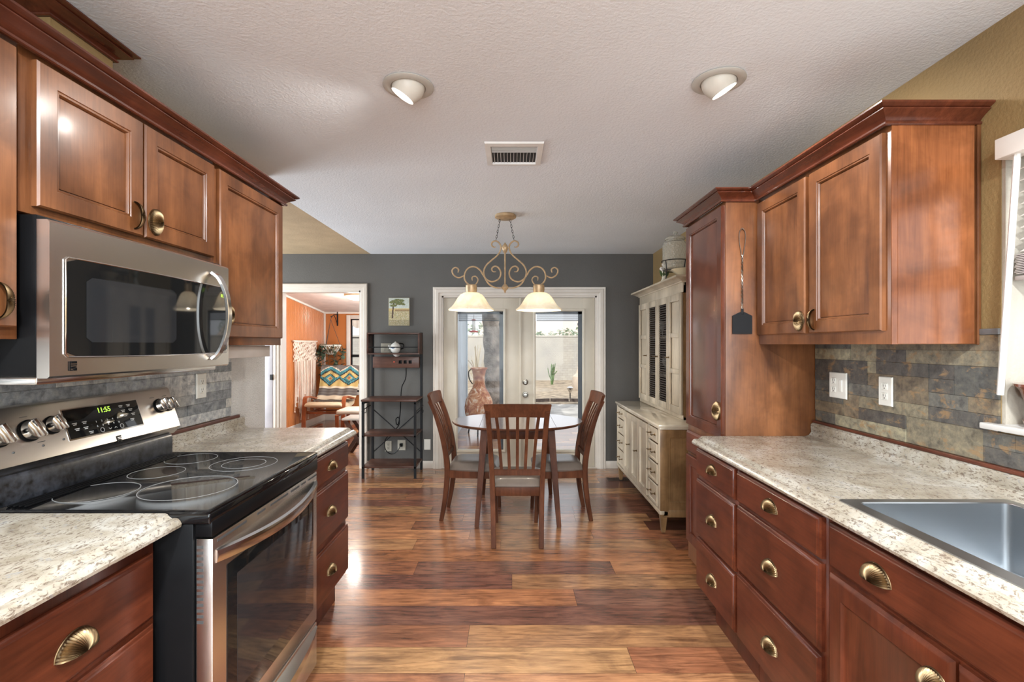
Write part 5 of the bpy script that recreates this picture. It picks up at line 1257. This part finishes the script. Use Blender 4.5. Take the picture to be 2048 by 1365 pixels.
b = B(); b.tube([(tx-.050, ty, 1.35), (tx-.075, ty, 1.39)], [.014, .008], 8); b.obj('spout', plain('white_porcelain_spout', (.68, .67, .63), .2), t)
b = B(); b.sphere((tx-.012, ty-.053, 1.362), .020, 12, (1.1, .25, .6)); b.obj('painted_motif', plain('blue_glaze', (.16, .22, .34), .3), t, 'blue oval motif')
b = B(); b.lathe([(.001, 1.2625), (.018, 1.2625), (.036, 1.276), (.046, 1.289), (.043, 1.289), (.001, 1.272)], (tx, 5.40, 0), 28); tag(b.obj('small_bowl', plain('white_bowl_glaze', (.74, .73, .69), .2, coat=.5)), 'small white bowl directly below the teapot shelf', 'bowl')
outlet('wall_outlet', face_back(YB-.0005), -1.420, 1.352, 'beige switch plate on the grey wall behind the teapot', 'switch', .115, .115, 'switch plate', mat=plain('beige_plate', (.50, .46, .38), .4))
outlet('wall_outlet', face_back(YB-.0005), -1.395, .250, 'beige outlet low on the wall under the rack, left one', 'outlet', .075, .118, mat=MATS['beige_plate'])
outlet('wall_outlet', face_back(YB-.0005), -1.245, .262, 'outlet the black cord is plugged into, low behind the rack', 'outlet', .09, .118, mat=MATS['beige_plate'])
outlet('wall_outlet', face_back(YB-.0005), -.955, .268, 'blank cover plate low on the grey wall between rack and french doors', 'blank', .072, .118)
# painting: generic tree in a field
b = B(); fw = face_back(YB-.001); u0, u1, v0, v1 = -1.387, -1.152, 1.61, 1.922
b.box((u0, v0, 0), (u1, v1, .022), .001, fw, col=(.45, .36, .22)); b.bm.faces.ensure_lookup_table(); b.paint(b.bm.faces, (.40, .33, .20))
random.seed(9); NU, NV = 56, 74
blobs = [(.30, .86, .20, .07), (.52, .80, .22, .06), (.22, .72, .18, .05), (.62, .90, .14, .05), (.42, .93, .16, .04), (.70, .76, .10, .035), (.12, .84, .10, .05)]
def scene_px(u, v):
    n = random.uniform(.8, 1.2); 
    c = (.52, .56, .50) if v > .62 else ((.55, .42, .18) if v > .50 else (.42, .36, .20))
    if v > .62: c = tuple(x*(.85+.3*(1-v)) for x in c)
    if .50 < v < .58 and u > .3: c = (.30, .20, .10)
    if v < .50 and random.random() < .35: c = random.choice(((.62, .56, .45), (.22, .22, .09), (.55, .40, .22)))
    if v < .2: c = tuple(x*.7 for x in c)
    if abs(u-(.17+.10*(v-.3))) < .035 and .25 < v < .85: c = (.07, .04, .03)
    if abs(v-(.70+.3*(u-.18))) < .012 and .15 < u < .6: c = (.07, .04, .03)
    for bx, by, ra, rb in blobs:
        if ((u-bx)/ra)**2+((v-by)/rb)**2 < random.uniform(.6, 1.3): c = random.choice(((.06, .09, .03), (.12, .15, .05), (.20, .18, .06)))
    return tuple(x*n for x in c)
V, fs = b.grid([[fw.p(interp(u0+.003, u1-.003, i/NU), interp(v0+.003, v1-.003, j/NV), .0225) for i in range(NU+1)] for j in range(NV+1)])
for k, f in enumerate(fs): j, i = divmod(k, NU); b.paint([f], scene_px(i/NU, j/NV))
tag(b.obj('landscape_painting', PAINTED2, smooth=False), 'small canvas painting of a tree and field on the grey wall', 'painting')

# ------------------------------------------------------------------ outside
b = B(); b.box((-9, 5.62, -.30), (12, 12.2, -.10)); struct(b.obj('patio_ground', STONE), 'sunlit flagstone patio outside the french doors', 'patio')
b = B(); b.box((-9, 12.2, -.30), (12, 24, -.09)); struct(b.obj('yard_ground', DIRT), 'bare desert soil yard behind the patio', 'yard')
b = B(); b.box((-9, 20.2, -.1), (12, 20.4, 1.70)); b.box((-9, 20.17, 1.70), (12, 20.43, 1.77), .01); struct(b.obj('garden_wall', BLOCKM), 'grey concrete block wall at the back of the yard', 'garden wall')
b = B(); random.seed(12)
pts = [(x, 12.3+.5*math.sin(x*.5)+.15*math.sin(x*2)) for x in [-4+i*.5 for i in range(18)]]
for i in range(len(pts)-1):
    b.bar((pts[i][0], pts[i][1], -.06), (pts[i+1][0]-.03, pts[i+1][1], -.06), .06, .10)
tag(b.obj('landscape_edging', plain('dark_edging', (.08, .06, .05), .8)), 'dark curved edging between the patio and the soil', 'edging')
b = B(); b.box((-.95, 5.63, -.1), (-.842, 9.08, 2.6)); b.box((-.842, 8.98, -.1), (-.825, 9.09, 2.6)); struct(b.obj('wall_far_right', POSTM), 'pale blue outer side wall of the far room seen through the left door glass', 'wall')
cx_, cy_ = -.515, 7.6
t = thing('chiminea', 'weathered terracotta chiminea with long neck outside the left french door', 'chiminea', (cx_, cy_, -.1))
b = B(); b.lathe([(.10, .14), (.17, .20), (.215, .32), (.225, .42), (.205, .54), (.155, .64), (.105, .72), (.088, .80), (.092, .92), (.11, .99), (.135, 1.025), (.13, 1.035), (.09, 1.0), (.07, .85)], (cx_, cy_, 0), 40); b.obj('pot', TERRA, t)
b = B(); b.tube(smoothpath([(cx_-.12, cy_, 1.01), (cx_-.16, cy_, .97), (cx_-.15, cy_, .86), (cx_-.10, cy_, .78)], 5), .008, 6); b.obj('wire_handle', BLACKM, t)
for k in range(3):
    b = B(); a = k*2*PI/3+.5; b.tube([(cx_+.16*math.cos(a), cy_+.16*math.sin(a), .22), (cx_+.22*math.cos(a), cy_+.22*math.sin(a), -.098)], .012, 6); b.obj('leg', BLACKM, t)
def treeb(name, x, y_, pts, rad, crown_c, label, leafn, lm=LEAF, wide=1.5):
    t = thing(name, label, 'tree', (x, y_, -.1)); b = B(); sp = smoothpath(pts, 6); m = len(sp)
    b.tube(sp, [interp(rad[0], rad[1], i/(m-1))*(1+.07*math.sin(i*1.7)) for i in range(m)], 14); b.obj('trunk', BARK, t)
    b = B()
    for k in range(7):
        a = k*2*PI/7; e = Vector(pts[-1]); q = e+Vector((wide*.7*math.cos(a), wide*.5*math.sin(a), random.uniform(.2, .8))); b.tube(smoothpath([e, (e+q)/2+Vector((0, 0, .15)), q], 4), [.04, .035, .03, .025, .02, .018, .015, .012, .01][:9], 6)
    b.obj('branches', BARK, t)
    b = B()
    for i in range(leafn):
        a, u = random.uniform(0, 2*PI), random.random()**.5; p = Vector(crown_c)+Vector((wide*u*math.cos(a), wide*.6*u*math.sin(a), random.uniform(-.5, .9)))
        d = Vector((random.uniform(-1, 1), random.uniform(-1, 1), random.uniform(-1, .3))).normalized(); e = d.cross(Vector((.3, .2, 1))).normalized(); l = random.uniform(.08, .15)
        b.face([p, p+d*l*.5+e*l*.25, p+d*l, p+d*l*.5-e*l*.25])
    f = b.obj('foliage', lm, t); f['kind'] = 'stuff'; return t
random.seed(31)
treeb('shade_tree', -.33, 9.0, [(-.30, 9.0, -.12), (-.31, 9.0, .5), (-.34, 9.0, 1.1), (-.38, 9.0, 1.7), (-.42, 9.0, 2.6)], (.20, .145), (-.9, 9.2, 2.75), 'thick grey-barked tree trunk behind the chiminea', 1500)
def shrub(name, x, y_, n, h, label, m, sp=.25, z0=-.09, w_=.012):
    t = thing(name, label, 'plant', (x, y_, z0)); b = B()
    for i in range(n):
        a = random.uniform(0, 2*PI); q = Vector((x+sp*random.random()*math.cos(a), y_+sp*random.random()*math.sin(a), z0+h*random.uniform(.6, 1))); b.tube(smoothpath([(x+random.uniform(-.04, .04), y_, z0), ((x+q.x)/2+random.uniform(-.04, .04), y_, z0+h*.4), q], 4), w_, 5)
    b.obj('stems', m, t); return t
shrub('yard_shrub', 1.48, 18.0, 16, .8, 'small bare shrub with green tips in the soil bed', LEAF, .24, w_=.016)
shrub('dry_shrub', .35, 18.8, 12, 1.0, 'thin dry twiggy bush against the block wall', plain('dry_twigs', (.40, .34, .24), .9), .6, w_=.01)
shrub('dry_grass', -1.35, 18.5, 26, 1.5, 'tall dry twiggy bush behind the chiminea', MATS['dry_twigs'], .9, w_=.012)
t = thing('garden_light', 'small solar garden light on a stake in the soil bed', 'garden light', (1.55, 13.0, -.09))
b = B(); b.tube([(1.55, 13.0, -.09), (1.55, 13.0, .12)], .014, 6); b.obj('stake', BLACKM, t)
b = B(); b.lathe([(.02, .10), (.07, .19), (.085, .24), (.05, .27), (.001, .28)], (1.55, 13.0, 0), 16); b.obj('lamp_head', STEELZ, t)
b = B(); b.lathe([(.30, -.09), (.36, .1), (.34, .35), (.22, .45), (.16, .7), (.001, .75)], (2.33, 16.0, 0), 24, mod=lambda a, z: 1+.06*math.sin(5*a+z*9)); tag(b.obj('garden_urn', plain('urn_stone', (.50, .42, .34), .8)), 'pale stone urn at the right edge of the right door glass', 'urn')
for k, (x, y_, s_, lab) in enumerate(((-2.6, 24, 2.0, 'pale leafy tree beyond the block wall seen through the left door'), (3.6, 25, 1.6, 'low green tree beyond the block wall seen through the right door'), (.9, 27, 1.4, 'small green bush top beyond the block wall near the door centre'), (7.5, 26, 2.4, 'green tree beyond the wall far to the right'))):
    b = B()
    for i in range(900):
        a, u = random.uniform(0, 2*PI), random.random()**.5; p = Vector((x+s_*u*math.cos(a), y_+s_*.6*u*math.sin(a), 1.2+random.uniform(0, 1)*s_*.6)); d = Vector((random.uniform(-1, 1), random.uniform(-1, 1), random.uniform(-.5, .5))).normalized(); e = d.cross(Vector((.3, .2, 1))).normalized(); l = random.uniform(.15, .3)
        b.face([p, p+d*l*.5+e*l*.3, p+d*l, p+d*l*.5-e*l*.3])
    t = thing('distant_tree', lab, 'tree', (x, y_, -.1)); f = b.obj('foliage', plain('hazy_green_%s' % 'abcd'[k], (.46, .52, .40), .7), t); f['kind'] = 'stuff'
    b = B(); b.tube([(x, y_, -.1), (x, y_, 1.5)], .12, 8); b.obj('trunk', BARK, t)
b = B(); b.box((-2, 36, -.1), (14, 44, 2.0)); b.prism([(-2.5, 35.5, 2.0), (14.5, 35.5, 2.0), (14.5, 40, 3.3), (-2.5, 40, 3.3)], (0, 4.5, 0)); tag(b.obj('neighbour_house', plain('peach_stucco', (.62, .50, .42), .9)), 'peach coloured house beyond the block wall', 'house')
# bird feeder on a branch
t = thing('bird_feeder', 'red and clear hummingbird feeder hanging left of the tree trunk', 'bird feeder', (-.66, 8.4, 1.62))
b = B(); b.lathe([(.001, 1.60), (.075, 1.605), (.08, 1.625), (.03, 1.64), (.001, 1.642)], (-.66, 8.4, 0), 20); b.lathe([(.03, 1.80), (.045, 1.81), (.03, 1.83), (.001, 1.84)], (-.66, 8.4, 0), 16); b.obj('red_base_and_cap', plain('red_plastic', (.50, .05, .03), .3), t)
b = B(); b.lathe([(.028, 1.64), (.030, 1.80)], (-.66, 8.4, 0), 16); b.obj('bottle', JARG, t)
b = B(); b.tube([(-.66, 8.4, 1.84), (-.62, 8.6, 2.75)], .004, 5); b.obj('hanging_wire', BLACKM, t)
